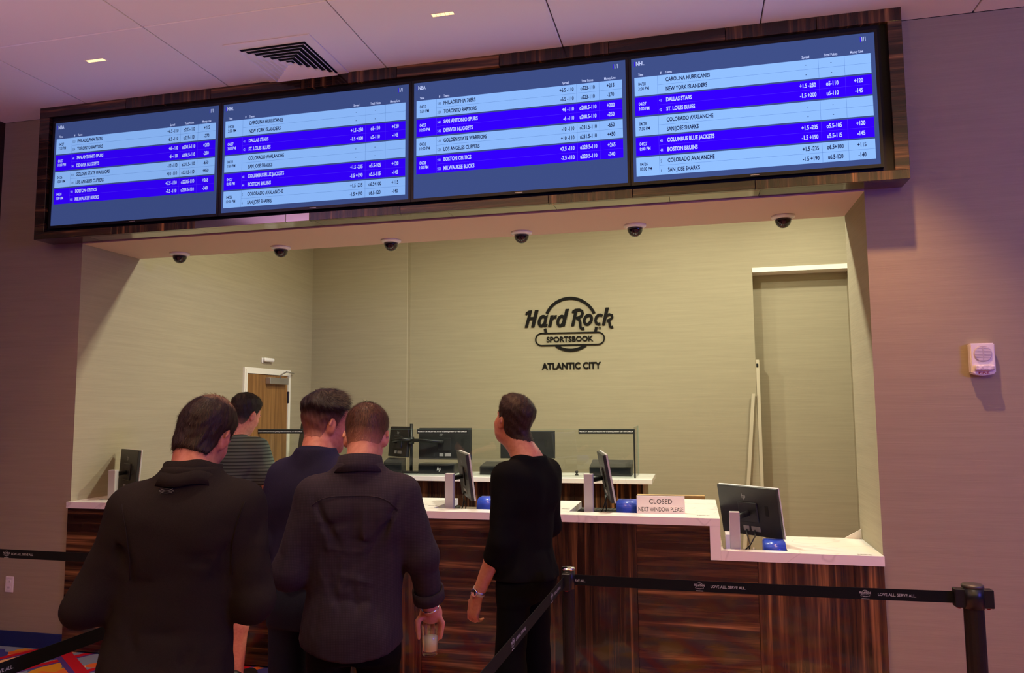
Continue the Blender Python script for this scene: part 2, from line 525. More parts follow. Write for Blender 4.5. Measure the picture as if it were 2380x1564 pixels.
LOGO_STROKES = [([(-0.294,0.044),(-0.298,0.031),(-0.304,0.018),(-0.312,0.008),(-0.32,-0.001),(-0.329,-0.007),(-0.338,-0.01),(-0.347,-0.01),(-0.354,-0.006),(-0.36,0.0),(-0.365,0.009),(-0.367,0.02),(-0.367,0.033),(-0.365,0.046),(-0.361,0.06),(-0.355,0.072),(-0.347,0.083),(-0.339,0.091),(-0.33,0.097),(-0.321,0.1),(-0.312,0.1),(-0.305,0.097),(-0.299,0.09),(-0.295,0.081),(-0.292,0.07),(-0.292,0.057),(-0.294,0.044)],0.0322),([(-0.078,0.038),(-0.083,0.025),(-0.089,0.013),(-0.096,0.002),(-0.104,-0.007),(-0.113,-0.013),(-0.122,-0.015),(-0.13,-0.015),(-0.138,-0.012),(-0.144,-0.005),(-0.148,0.004),(-0.15,0.015),(-0.15,0.027),(-0.148,0.04),(-0.144,0.054),(-0.138,0.066),(-0.131,0.077),(-0.122,0.085),(-0.114,0.091),(-0.105,0.094),(-0.096,0.094),(-0.089,0.09),(-0.083,0.084),(-0.079,0.075),(-0.076,0.064),(-0.076,0.051),(-0.078,0.038)],0.0322),([(0.235,0.041),(0.231,0.029),(0.224,0.017),(0.216,0.007),(0.207,-0.001),(0.197,-0.006),(0.187,-0.009),(0.178,-0.009),(0.169,-0.005),(0.162,0.001),(0.157,0.009),(0.154,0.02),(0.153,0.032),(0.155,0.044),(0.159,0.056),(0.165,0.068),(0.173,0.078),(0.182,0.086),(0.192,0.092),(0.202,0.094),(0.212,0.094),(0.221,0.091),(0.228,0.085),(0.233,0.076),(0.236,0.066),(0.236,0.054),(0.235,0.041)],0.0322),([(0.068,0.157),(0.102,0.158),(0.128,0.144),(0.135,0.115),(0.122,0.088),(0.094,0.07),(0.063,0.064)],0.0322),([(0.073,0.061),(0.097,0.044),(0.107,0.013),(0.106,-0.022),(0.113,-0.048),(0.128,-0.058),(0.15,-0.053)],0.0294),([(0.359,0.081),(0.338,0.093),(0.314,0.092),(0.292,0.07),(0.28,0.034),(0.287,0.003),(0.306,-0.01),(0.335,-0.007)],0.0308),([(0.376,0.038),(0.404,0.078),(0.437,0.096),(0.465,0.086),(0.469,0.061),(0.451,0.039),(0.412,0.026)],0.0266),([(0.412,0.027),(0.435,0.01),(0.44,-0.019),(0.442,-0.043),(0.456,-0.052),(0.476,-0.047)],0.028),([(-0.276,0.129),(-0.268,0.144),(-0.259,0.159),(-0.25,0.173),(-0.24,0.187),(-0.229,0.2),(-0.217,0.212),(-0.205,0.224),(-0.192,0.234),(-0.178,0.245),(-0.164,0.254),(-0.149,0.262),(-0.134,0.27),(-0.118,0.276),(-0.102,0.282),(-0.085,0.287),(-0.069,0.29),(-0.052,0.293),(-0.035,0.295),(-0.018,0.296),(-0.001,0.296),(0.016,0.295),(0.033,0.293),(0.05,0.289),(0.067,0.285),(0.083,0.281),(0.099,0.275),(0.115,0.268),(0.13,0.26),(0.145,0.252),(0.159,0.242),(0.173,0.232),(0.187,0.221),(0.199,0.21),(0.211,0.198),(0.222,0.185),(0.233,0.171),(0.242,0.157),(0.251,0.143),(0.259,0.128),(0.266,0.112)],0.0329),([(-0.299,-0.043),(-0.296,-0.058),(-0.293,-0.072),(-0.289,-0.087),(-0.283,-0.101)],0.0308),([(0.288,-0.041),(0.286,-0.055),(0.284,-0.069),(0.28,-0.083),(0.276,-0.096)],0.0308),([(-0.174,-0.241),(-0.159,-0.251),(-0.143,-0.26),(-0.126,-0.269),(-0.11,-0.276),(-0.092,-0.282),(-0.075,-0.287),(-0.057,-0.291),(-0.039,-0.294),(-0.021,-0.295),(-0.003,-0.296),(0.015,-0.296),(0.033,-0.294),(0.051,-0.291),(0.068,-0.288),(0.086,-0.283),(0.103,-0.277),(0.119,-0.27),(0.135,-0.263),(0.151,-0.254),(0.166,-0.244)],0.0329),([(-0.338,-0.097),(-0.352,-0.098),(-0.366,-0.103),(-0.379,-0.11),(-0.39,-0.119),(-0.399,-0.131),(-0.405,-0.144),(-0.408,-0.159),(-0.409,-0.173),(-0.406,-0.187),(-0.4,-0.201),(-0.391,-0.213),(-0.38,-0.222),(-0.368,-0.23),(-0.354,-0.234),(-0.339,-0.236),(0.306,-0.239),(0.32,-0.237),(0.334,-0.233),(0.346,-0.226),(0.357,-0.217),(0.366,-0.205),(0.372,-0.192),(0.375,-0.178),(0.375,-0.164),(0.373,-0.15),(0.367,-0.137),(0.359,-0.125),(0.348,-0.116),(0.336,-0.108),(0.323,-0.104),(0.309,-0.102),(-0.338,-0.097),(-0.352,-0.098)],0.014),([(0.339,-0.055),(0.337,-0.061),(0.333,-0.066),(0.327,-0.067),(0.321,-0.065),(0.317,-0.06),(0.316,-0.054),(0.317,-0.047),(0.322,-0.043),(0.328,-0.041),(0.333,-0.043),(0.337,-0.048),(0.339,-0.055)],0.0042)]

# ================================================================ THE ROOM
XL, XR = 0.126, 5.652          # counter opening
ZT = 3.0                       # soffit height
ZC = 4.024                     # hall ceiling
YB = 3.70                      # back wall of the cashier room

M_BEAD = pm('corner_bead', (0.52, 0.45, 0.33, 1), 0.6)
struct('floor', MB().box(-3.0, 11.0, -12.0, 4.4, -0.1, 0.0), M_CARPET)
struct('wall_front_left', MB().box(-0.66, XL, 0.0, 0.65, 0.0, ZC), M_WALL)
struct('wall_front_right', MB().box(XR, 11.0, 0.0, 0.60, 0.0, ZC), M_WALL)
struct('wall_front_upper', MB().box(XL, XR, 0.0, 0.62, ZT + 0.012, ZC), M_WALL)
struct('ceiling_soffit', MB().box(XL, XR, 0.0, 0.62, ZT, ZT + 0.012), M_SOFFIT)
struct('wall_left', MB().box(-0.90, -0.66, -5.0, 0.65, 0.0, ZC), M_EBZ[0])
struct('baseboard_front', MB().rbox(-0.66, XL - 0.01, -0.012, 0.0, 0.0, 0.112, 0.004, 2), M_BASE)
struct('baseboard_front_right', MB().rbox(XR + 0.02, 11.0, -0.012, 0.0, 0.0, 0.112, 0.004, 2), M_BASE)
# cashier room
struct('wall_room_left', MB().box(-0.10, XL, 0.65, YB + 0.3, 0.0, ZC), M_WALL)
struct('wall_back_left', MB().box(XL, 1.362, 3.60, YB + 0.3, 0.0, ZC), M_WALL)
struct('wall_back', MB().box(1.362, 5.285, YB, YB + 0.3, 0.0, ZC), M_WALL)
struct('wall_back_header', MB().box(5.285, 6.27, YB, YB + 0.3, 3.19, ZC), M_WALL)
struct('wall_back_recess', MB().box(5.285, 6.27, YB + 0.22, YB + 0.3, 0.0, 3.19), M_WALL)
struct('wall_room_right', MB().box(6.27, 6.5, 0.60, YB + 0.3, 0.0, ZC), M_WALL)
struct('ceiling_room', MB().box(-0.10, 6.5, 0.60, YB + 0.3, ZC, ZC + 0.1), M_CEIL)
struct('trim_1', MB().box(5.285, 6.27, YB - 0.006, YB + 0.22, 3.165, 3.19).box(5.285, 6.27, YB - 0.012, YB, 3.165, 3.215), M_WHITE)
struct('trim_2', MB().box(6.255, 6.27, 2.6, YB - 0.012, 3.165, 3.215), M_WHITE)
struct('trim_4', MB().box(1.360, 1.3645, 3.5975, 3.601, 0.0, ZC), M_BEAD)

# ceiling of the hall: base slab with the tiles set below it
ceil = struct('ceiling', MB().box(-3.0, 11.0, -7.08, 0.0, ZC + 0.014, ZC + 0.10), M_CEILGAP)
TP = 1.205
tile_meshes = {}
for ix in range(-3, 8):
    for iy in range(0, 6):
        x0 = 1.47 + TP * ix; x1 = x0 + TP
        y1 = 0.0 if iy == 0 else -1.05 - TP * (iy - 1)
        y0 = -1.05 - TP * iy
        key = iy == 0
        if key not in tile_meshes:
            d = y1 - y0
            tile_meshes[key] = MB().rbox(0.004, TP - 0.004, 0.004, d - 0.004, 0.0, 0.02, 0.003, 1).mesh('ceiling_tile', M_CEIL)
        obj('ceiling_tile', tile_meshes[key], ceil, (x0, y0, ZC + random.uniform(-0.0012, 0.0012)))

# ---- door in the left wall of the cashier room
door = thing('door_1', 'oak door with white frame in the left wall behind the counter', 'door', (XL, 2.63, 0))
door['kind'] = 'structure'
def at_door(mb):
    return mb
fr = MB().box(0.0, 0.022, -0.464, -0.41, 0, 2.17).box(0.0, 0.022, 0.41, 0.455, 0, 2.17).box(0.0, 0.022, -0.41, 0.41, 2.108, 2.17)
fr.box(0.0, 0.034, -0.452, -0.436, 0, 2.15)
part('door_frame', fr, M_WHITE, door)
part('door_leaf', MB().rbox(0.001, 0.012, -0.405, 0.405, 0.01, 2.104, 0.003, 1), M_DOORWOOD, door)
cl = part('door_closer', MB().rbox(0.012, 0.075, -0.06, 0.32, 2.005, 2.075, 0.006, 2), M_STEEL, door)
part('closer_arm', MB().tube([(0.06, 0.16, 2.06), (0.07, 0.16, 2.11), (0.20, 0.05, 2.135), (0.03, 0.50, 2.14)], 0.008), M_STEEL, cl, True)
part('hinge', MB().rbox(0.01, 0.03, 0.395, 0.42, 1.80, 1.93, 0.004, 1), M_BLACK, door)
part('hinge', MB().rbox(0.01, 0.03, 0.395, 0.42, 0.95, 1.08, 0.004, 1), M_BLACK, door)
hd = part('door_handle', MB().tube([(0.012, -0.34, 1.02), (0.06, -0.34, 1.02), (0.06, -0.23, 1.02)], 0.010), M_STEEL, door, True)
wb = part('door_chime', MB().rbox(0, 0.05, -0.095, 0.095, -0.022, 0.022, 0.018, 3).rbox(0, 0.012, -0.10, -0.06, -0.034, 0.02, 0.003, 1), M_PLASTIC_W, None, True)
wb.location = (XL, 2.60, 2.265)
tag(wb, 'small white wall box mounted above the oak door', 'wall box')

# ---- frame post, hinged flush door and leaning board at the far right
d2 = thing('door_2', 'flush door edge with dark hinges on the far right wall of the room', 'door', (6.27, 3.0, 0))
d2['kind'] = 'structure'
part('door_leaf', MB().rbox(-0.012, 0.0, -0.42, 0.44, 0.01, 2.16, 0.002, 1), M_WALL, d2)
part('door_frame', MB().box(-0.03, 0.0, 0.45, 0.475, 0, 2.22).box(-0.022, 0.0, 0.49, 0.52, 0, 2.20).box(-0.03, 0, 0.45, 0.52, 2.17, 2.22), M_WHITE, d2)
for z in (1.86, 0.98):
    part('hinge', MB().rbox(-0.045, 0.0, 0.46, 0.52, z, z + 0.13, 0.004, 1), M_BLACK, d2)
d3 = thing('door_3', 'pale door frame post at the left side of the recess in the back wall', 'door', (5.285, YB, 0))
d3['kind'] = 'structure'
part('frame_post', MB().rbox(0.002, 0.038, -0.012, 0.2, 0, 2.22, 0.003, 1), M_BEAD, d3)
part('strike_plate', MB().rbox(0.006, 0.026, -0.016, -0.010, 2.14, 2.18, 0.001, 1), M_BLACK, d3)
lb = MB().prism([(-0.10, 0.0), (-0.062, 0.0), (0.100, 1.86), (0.066, 1.86)], 'y', -0.016, 0.0)
lb = part('leaning_board', lb, M_BEAD, None)
lb.location = (5.165, YB - 0.03, 0)
tag(lb, 'thin white strip leaning on the back wall beside the recess', 'board')

# ---- logo lettering on the back wall
sign = thing('wall_sign', 'dark raised round logo with script lettering on the beige back wall', 'sign', (3.30, YB, 2.67))
mb = MB()
for i_, q in enumerate(LOGO_POLYS):
    mb.prism(q, 'y', -0.0180 - 0.0002 * i_, -0.004)
for i_, (pts_, w_) in enumerate(LOGO_STROKES[:8]):
    mb.stroke(pts_, w_, -0.0163 - 0.0002 * i_, -0.0038)
part('script_lettering', mb, M_SIGNDARK, sign)
mb = MB()
for pts_, w_ in LOGO_STROKES[8:12]:
    mb.stroke(pts_, w_, -0.0150, -0.004)
part('circle_ring', mb, M_SIGNDARK, sign)
part('pill_outline', MB().stroke(LOGO_STROKES[12][0], LOGO_STROKES[12][1], -0.0156, -0.0036), M_SIGNDARK, sign)
part('registered_mark', MB().stroke(LOGO_STROKES[13][0], LOGO_STROKES[13][1], -0.015, -0.004), M_SIGNDARK, sign)
f = Flat(); f.text('SPORTSBOOK', -0.282, -0.198, 0.058, width=0.533, bold=0.020)
obj('sportsbook_lettering', f.solid('sportsbook_lettering', M_SIGNDARK, (0, -0.015, 0), (1, 0, 0), (0, 0, 1), (0, 1, 0), 0.011), sign)
f = Flat(); f.text('ATLANTIC CITY', -0.340, -0.508, 0.072, width=0.672, bold=0.024)
cs = obj('wall_sign_lettering', f.solid('city_lettering', M_SIGNDARK, (0, -0.015, 0), (1, 0, 0), (0, 0, 1), (0, 1, 0), 0.015), None, (3.30, YB, 2.67))
tag(cs, 'dark capital lettering of the city name below the round wall logo', 'sign')

# ---- wood bulkhead carrying the displays
BX0, BX1, BZ0 = -0.142, 5.860, 3.008
YF = -0.182
bulk = struct('wall_bulkhead', MB().box(BX0 + 0.02, BX1 - 0.02, -0.145, 0.0, BZ0 + 0.012, ZC), M_BLACKMATT)
WOODS = {'H': M_EBX, 'V': M_EBZ}
def panel(x0, x1, z0, z1, kind, i=0, y0=YF, y1=-0.15, name='wood_panel', parent=None):
    m = M_BRONZE if kind == 'M' else WOODS[kind][i % 2]
    g = 0.0012
    part(name, MB().rbox(x0 + g, x1 - g, y0, y1, z0, z1, 0.0015, 1), m, parent)
HX0, HX1, HZ0, HZ1 = -0.052, 5.782, 3.062, 3.945      # black opening for the screens
for i, (a, b, k) in enumerate(((BX0, 0.54, 'H'), (0.54, 1.235, 'V'), (1.235, 1.945, 'M'), (1.945, 2.123, 'M'), (2.123, 2.78, 'V'), (2.78, 3.775, 'H'), (3.775, 4.30, 'V'), (4.30, 5.02, 'H'), (5.02, BX1, 'V'))):
    panel(a, b, BZ0, HZ0, k, i, parent=bulk)
tx = [BX0, 0.62, 1.33, 2.04, 2.75, 3.46, 4.17, 4.88, 5.40, BX1]
for i in range(9):
    panel(tx[i], tx[i + 1], HZ1, ZC, 'HVHVHVHVV'[i], i, parent=bulk)
for i, (z0, z1) in enumerate(((HZ0, 3.40), (3.40, HZ1))):
    panel(BX0, HX0, z0, z1, 'H', i, parent=bulk)
    panel(HX1, BX1, z0, z1, 'H', i + 1, parent=bulk)
for x0, x1 in ((BX0, BX0 + 0.02), (BX1 - 0.02, BX1)):
    part('side_panel', MB().rbox(x0, x1, -0.15, 0.0, BZ0 + 0.012, ZC, 0.001, 1), M_EBX[1], bulk)
ux = [BX0, 0.32, 1.24, 2.15, 3.10, 3.80, 4.52, 5.05, BX1]
for i in range(8):
    part('underside_panel', MB().rbox(ux[i] + 0.001, ux[i + 1] - 0.001, -0.15, 0.0, BZ0, BZ0 + 0.012, 0.001, 1), M_EBX[0] if i in (0, 7) else M_BRONZE, bulk)

# ---- the four displays
def emat(name, col, s=1.0):
    m = bpy.data.materials.new(name)
    m.use_nodes = True
    nt = m.node_tree
    nt.nodes.clear()
    e = nt.nodes.new('ShaderNodeEmission'); e.inputs[0].default_value = col; e.inputs[1].default_value = s
    o = nt.nodes.new('ShaderNodeOutputMaterial')
    nt.links.new(e.outputs[0], o.inputs[0])
    return m
NBA = [('04/27', '7:30 PM', '553', 'PHILADELPHIA 76ERS', '+6.5 -110', 'o223-110', '+215', '554', 'TORONTO RAPTORS', '-6.5 -110', 'u223-110', '-270'),
       ('04/27', '10:00 PM', '541', 'SAN ANTONIO SPURS', '+6 -110', 'o208.5-110', '+200', '542', 'DENVER NUGGETS', '-6 -110', 'u208.5-110', '-250'),
       ('04/26', '10:00 PM', '533', 'GOLDEN STATE WARRIORS', '-10 -110', 'o231.5-110', '-650', '534', 'LOS ANGELES CLIPPERS', '+10 -110', 'u231.5-110', '+450'),
       ('04/28', '1:00 PM', '551', 'BOSTON CELTICS', '+7.5 -110', 'o223.5-110', '+265', '552', 'MILWAUKEE BUCKS', '-7.5 -110', 'u223.5-110', '-340')]
NHL = [('04/28', '3:00 PM', '', 'CAROLINA HURRICANES', '-', '-', '', '', 'NEW YORK ISLANDERS', '-', '-', ''),
       ('04/27', '3:00 PM', '41', 'DALLAS STARS', '+1.5 -250', 'o5-110', '+120', '42', 'ST. LOUIS BLUES', '-1.5 +200', 'u5-110', '-145'),
       ('04/28', '7:30 PM', '', 'COLORADO AVALANCHE', '-', '-', '', '', 'SAN JOSE SHARKS', '-', '-', ''),
       ('04/27', '8:00 PM', '43', 'COLUMBUS BLUE JACKETS', '+1.5 -235', 'o5.5-105', '+120', '44', 'BOSTON BRUINS', '-1.5 +190', 'u5.5-115', '-145'),
       ('04/26', '10:00 PM', '5', 'COLORADO AVALANCHE', '+1.5 -235', 'o6.5+100', '+115', '6', 'SAN JOSE SHARKS', '-1.5 +190', 'u6.5-120', '-140')]
SW, SG, SZ = 1.40, 0.0366, 3.892
SH = SW * 9 / 16
pos_words = ['leftmost', 'second from left', 'second from right', 'rightmost']
for k in range(4):
    g = (0.86, 0.92, 0.98, 1.05)[k]
    e_bg = emat('screen_background_%d' % k, lin(62, 78, 134), g)
    e_li = emat('screen_light_row_%d' % k, lin(143, 188, 255), g)
    e_pu = emat('screen_violet_row_%d' % k, lin(52, 0, 255), g)
    e_dk = emat('screen_dark_text_%d' % k, lin(22, 30, 70), g)
    e_wh = emat('screen_pale_text_%d' % k, lin(196, 208, 255), g)
    e_ln = emat('screen_line_%d' % k, lin(70, 110, 180), g)
    e_pl = emat('screen_violet_line_%d' % k, lin(90, 50, 255), g)
    x0 = k * (SW + SG)
    data = NBA if k % 2 == 0 else NHL
    nm = 'NBA' if k % 2 == 0 else 'NHL'
    t = thing('display_screen', 'wall display with %s odds table, %s of the four' % (nm, pos_words[k]), 'display', (x0, -0.176, SZ - SH), 0, 'odds displays above the counter')
    b = 0.0168
    mb = MB()
    for r_ in ((-b, SW + b, -0.020, 0.0), (-b, SW + b, SH, SH + b), (-b, 0.0, 0.0, SH), (SW, SW + b, 0.0, SH)):
        mb.box(r_[0], r_[1], -0.004, 0.03, r_[2], r_[3])
    part('bezel', mb, M_BEZEL, t)
    part('back_housing', MB().rbox(0.01, SW - 0.01, 0.004, 0.026, 0.01, SH - 0.01, 0.004, 1), M_BLACK, t)
    f = Flat(); f.rect(0, SW, 0, SH)
    Z = lambda q: SH - q * SW
    pnl = obj('screen_panel', f.mesh('screen_panel', e_bg, (0, 0, 0), (1, 0, 0), (0, 0, 1), (0, -1, 0)), t)
    f = Flat(); f.rect(SW * 0.49, SW * 0.525, -0.012, -0.008)
    obj('name_plate', f.mesh('name_plate', M_STEEL, (0, -0.0045, 0), (1, 0, 0), (0, 0, 1), (0, -1, 0)), t)
    RH, RP = 0.0845, 0.0912
    FACE = lambda F, n_, m_, par, d=0.0005: obj(n_, F.mesh(n_, m_, (0, -d, 0), (1, 0, 0), (0, 0, 1), (0, -1, 0)), par)
    for a_ in (0.013, 0.9455):
        f = Flat(); f.rect(a_ * SW, (a_ + 0.0025) * SW, Z(0.036), Z(0.014))
        FACE(f, 'violet_tick', e_pu, pnl)
    wh = Flat()
    wh.text(nm, 0.021 * SW, Z(0.0335), 0.0185 * SW, xs=0.70, bold=0.02)
    wh.text('1/1', 0.952 * SW, Z(0.0335), 0.0185 * SW, xs=0.62, bold=0.02)
    for s_, u_, al in (('Time', 0.029, 'l'), ('#', 0.124, 'l'), ('Teams', 0.147, 'l'), ('Spread', 0.729, 'c'), ('Total Points', 0.8285, 'c'), ('Money Line', 0.930, 'c')):
        wh.text(s_, u_ * SW, Z(0.0815), 0.0112 * SW, xs=0.68, align=al, bold=0.02)
    FACE(wh, 'heading_lettering', e_wh, pnl)['kind'] = 'stuff'
    for i, r_ in enumerate(data):
        top = 0.0885 + i * RP
        pale = i % 2 == 0
        bo = 0.026 if pale else 0.034
        R, T, ln = Flat(), Flat(), Flat()
        R.rect(0.0125 * SW, 0.983 * SW, Z(top + RH), Z(top))
        ln.rect(0.1125 * SW, 0.983 * SW, Z(top + RH / 2) - 0.0006, Z(top + RH / 2) + 0.0006)
        for a in (0.1125, 0.779, 0.881):
            ln.rect(a * SW - 0.0006, a * SW + 0.0006, Z(top + RH), Z(top))
        cap = 0.0178 * SW
        T.text(r_[0], 0.029 * SW, Z(top + 0.038), 0.0148 * SW, xs=0.68, bold=bo * 0.6)
        T.text(r_[1], 0.029 * SW, Z(top + 0.060), 0.0148 * SW, xs=0.68, bold=bo * 0.6)
        for h in range(2):
            zz = Z(top + RH * (0.25 + 0.5 * h) + 0.0089)
            o_ = 2 + 5 * h
            if r_[o_]:
                T.text(r_[o_], 0.1175 * SW, zz + 0.001, 0.0125 * SW, xs=0.66)
            T.text(r_[o_ + 1], 0.148 * SW, zz, cap, xs=0.66, bold=bo)
            if r_[o_ + 2] == '-':
                T.rect(0.7265 * SW, 0.7315 * SW, zz + 0.007, zz + 0.0105)
                T.rect(0.826 * SW, 0.831 * SW, zz + 0.007, zz + 0.0105)
                continue
            T.text(r_[o_ + 2], 0.766 * SW, zz, cap, xs=0.66, align='r', bold=bo)
            T.text(r_[o_ + 3], 0.8295 * SW, zz, cap, xs=0.66, align='c', bold=bo)
            T.text(r_[o_ + 4], 0.932 * SW, zz, cap, xs=0.66, align='c', bold=bo)
        row = FACE(R, 'odds_row', e_li if pale else e_pu, t, 0.0005)
        FACE(ln, 'grid_lines', e_ln if pale else e_pl, row, 0.0010)['kind'] = 'stuff'
        FACE(T, 'row_lettering', e_dk if pale else e_wh, row, 0.0016)['kind'] = 'stuff'

# ---- recessed slot lights in the hall ceiling
M_LED = emat('warm_led', (1.0, 0.62, 0.26, 1), 2.4)
for i, (lx, lb_) in enumerate(((0.872, 'left of the square air vent'), (3.268, 'right of the square air vent'), (5.70, 'at the far right beyond the frame'))):
    t = thing('slot_light', 'small lit warm slot downlight in the ceiling %s' % lb_, 'ceiling light', (lx, -0.752 if i < 2 else -0.66, ZC), 0, 'slot downlights in the hall ceiling')
    part('trim_ring', MB().box(-0.074, 0.074, -0.022, -0.016, -0.003, 0.004).box(-0.074, 0.074, 0.016, 0.022, -0.003, 0.004).box(-0.074, -0.067, -0.016, 0.016, -0.003, 0.004).box(0.067, 0.074, -0.016, 0.016, -0.003, 0.004), M_WHITE, t)
    for q in range(5):
        part('led_cell', MB().box(-0.066 + q * 0.0268, -0.0425 + q * 0.0268, -0.0155, 0.0155, -0.0015, 0.001), M_LED, t)
    lamp('slot_lamp', 'SPOT', (0, 0, -0.03), (75, 150, 235)[i], WARM, 0.03, spot=math.radians(74), blend=0.8, parent=t)

# ---- square ceiling diffuser
M_VENTDARK = pm('vent_dark', (0.004, 0.004, 0.004, 1), 0.9)
t = thing('ceiling_vent', 'square white louvred air vent in the ceiling tiles', 'air vent', (2.10, -0.43, ZC))
part('backing', MB().box(-0.235, 0.235, -0.235, 0.235, -0.004, -0.0015), M_VENTDARK, t)
def ring(mb, o, i, zo, zi, th):
    for (sx, sy) in ((1, 0), (-1, 0), (0, 1), (0, -1)):
        if sx:
            P = lambda r, s_: (sx * r, s_ * r)
        else:
            P = lambda r, s_: (s_ * r, sy * r)
        a, b_, c, d = P(o, -1), P(o, 1), P(i, 1), P(i, -1)
        v = [(*a, zo), (*b_, zo), (*c, zi), (*d, zi)]
        w = [(p[0], p[1], p[2] - th) for p in v]
        vs = [mb.bm.verts.new(p) for p in v + w]
        for q in ((0, 1, 2, 3), (7, 6, 5, 4), (0, 4, 5, 1), (2, 6, 7, 3), (1, 5, 6, 2), (3, 7, 4, 0)):
            mb.bm.faces.new([vs[j] for j in q])
mb = MB(); ring(mb, 0.300, 0.232, -0.001, -0.001, 0.007)
part('frame', mb, M_CEIL, t)
for q in range(6):
    o_ = 0.228 - q * 0.036
    mb = MB(); ring(mb, o_, o_ - 0.022, -0.022, -0.006, 0.002)
    part('louvre', mb, M_CEIL, t)
part('centre_plate', MB().rbox(-0.018, 0.018, -0.018, 0.018, -0.022, -0.018, 0.002, 1), M_CEIL, t)

# ---- dome cameras under the soffit
M_DOME = pm('smoked_dome', (0.012, 0.008, 0.012, 1), 0.06, coat=0.6)
ordn = ['first from left', 'second from left', 'third from left', 'third from right', 'second from right', 'first from right']
dome0 = None
me_base = MB().lathe([(0.0, 0.0), (0.078, 0.0), (0.076, -0.012), (0.058, -0.022), (0.0, -0.022)][::-1], n=28).mesh('mount_ring', M_PLASTIC_W, True)
me_dome = MB().lathe([(0.0001, -0.083)] + [(0.054 * math.cos(a), -0.026 - 0.057 * math.sin(a)) for a in [math.radians(q) for q in range(80, -1, -10)]] + [(0.0001, -0.020)], n=28).mesh('dome', M_DOME, True)
me_lens = MB().lathe([(0.016, 0.0), (0.016, 0.02), (0.010, 0.022)], (0, 0, 0), 14).mesh('lens', M_BLACK, True)
for i, cx_ in enumerate((0.600, 1.511, 2.435, 3.448, 4.264, 5.248)):
    t = thing('dome_camera', 'black dome camera under the counter soffit, %s of six' % ordn[i], 'camera', (cx_, 0.502, ZT), 0, 'dome cameras in a row')
    obj('mount_ring', me_base, t)
    obj('dome', me_dome, t)

# ---- fire alarm and outlets on the hall walls
M_LENS = pm('strobe_lens', (0.55, 0.5, 0.55, 1), 0.08, metal=0.0, coat=0.8, noise=((60, 60, 60), (0.95, 0.9, 0.95, 1)))
M_GRILL = pm('alarm_grille', (0.52, 0.46, 0.50, 1), 0.5)
M_REDINK = pm('red_ink', (0.35, 0.02, 0.02, 1), 0.5)
t = thing('fire_alarm', 'white fire alarm speaker strobe on the wall right of the counter', 'fire alarm', (6.212, 0, 1.985))
bodyp = [(-0.062, 0.088), (0.062, 0.088), (0.062, -0.078), (0.045, -0.088), (0.0, -0.094), (-0.045, -0.088), (-0.062, -0.078)]
mb = MB().prism(bodyp, 'y', -0.045, 0.0)
bmesh.ops.bevel(mb.bm, geom=[e for e in mb.bm.edges], offset=0.005, segments=2, affect='EDGES')
part('housing', mb, M_PLASTIC_W, t)
mb = MB().lathe([(0.046, 0.0), (0.046, 0.003), (0.043, 0.0045)], (0, 0, 0), 30, Matrix.Translation((0, -0.045, 0.028)) @ Matrix.Rotation(math.pi / 2, 4, 'X'))
gr = part('speaker_grille', mb, M_GRILL, t)
for q in range(9):
    z = 0.028 - 0.034 + q * 0.0085
    w = math.sqrt(max(0.0005, 0.042 ** 2 - (z - 0.028) ** 2))
    for s_ in (-1, 1):
        a, b_ = sorted((s_ * 0.003, s_ * w))
        part('grille_bar', MB().box(a, b_, -0.052, -0.049, z - 0.0018, z + 0.0018), M_PLASTIC_W, gr)
part('strobe_lens', MB().rbox(-0.048, 0.052, -0.068, -0.042, -0.066, -0.034, 0.008, 3), M_LENS, t)
f = Flat(); f.text('FIRE', 0.0, -0.084, 0.012, align='c', width=0.055, bold=0.03)
obj('alarm_lettering', f.mesh('alarm_lettering', M_REDINK, (0, -0.0456, 0), (1, 0, 0), (0, 0, 1), (0, -1, 0)), t)

t = thing('power_outlet', 'pale wall outlet plate low on the dark left wall', 'outlet', (-0.380, 0, 0.445))
part('cover_plate', MB().rbox(-0.036, 0.036, -0.008, 0.0, -0.058, 0.058, 0.004, 2), M_PLASTIC_W, t)
for z in (-0.022, 0.022):
    s_ = part('socket', MB().rbox(-0.016, 0.016, -0.011, -0.007, z - 0.014, z + 0.014, 0.005, 2), M_PLASTIC_W, t)
    part('slot', MB().box(-0.007, -0.005, -0.0114, -0.0105, z - 0.005, z + 0.005).box(0.005, 0.007, -0.0114, -0.0105, z - 0.005, z + 0.005), M_BLACK, s_)

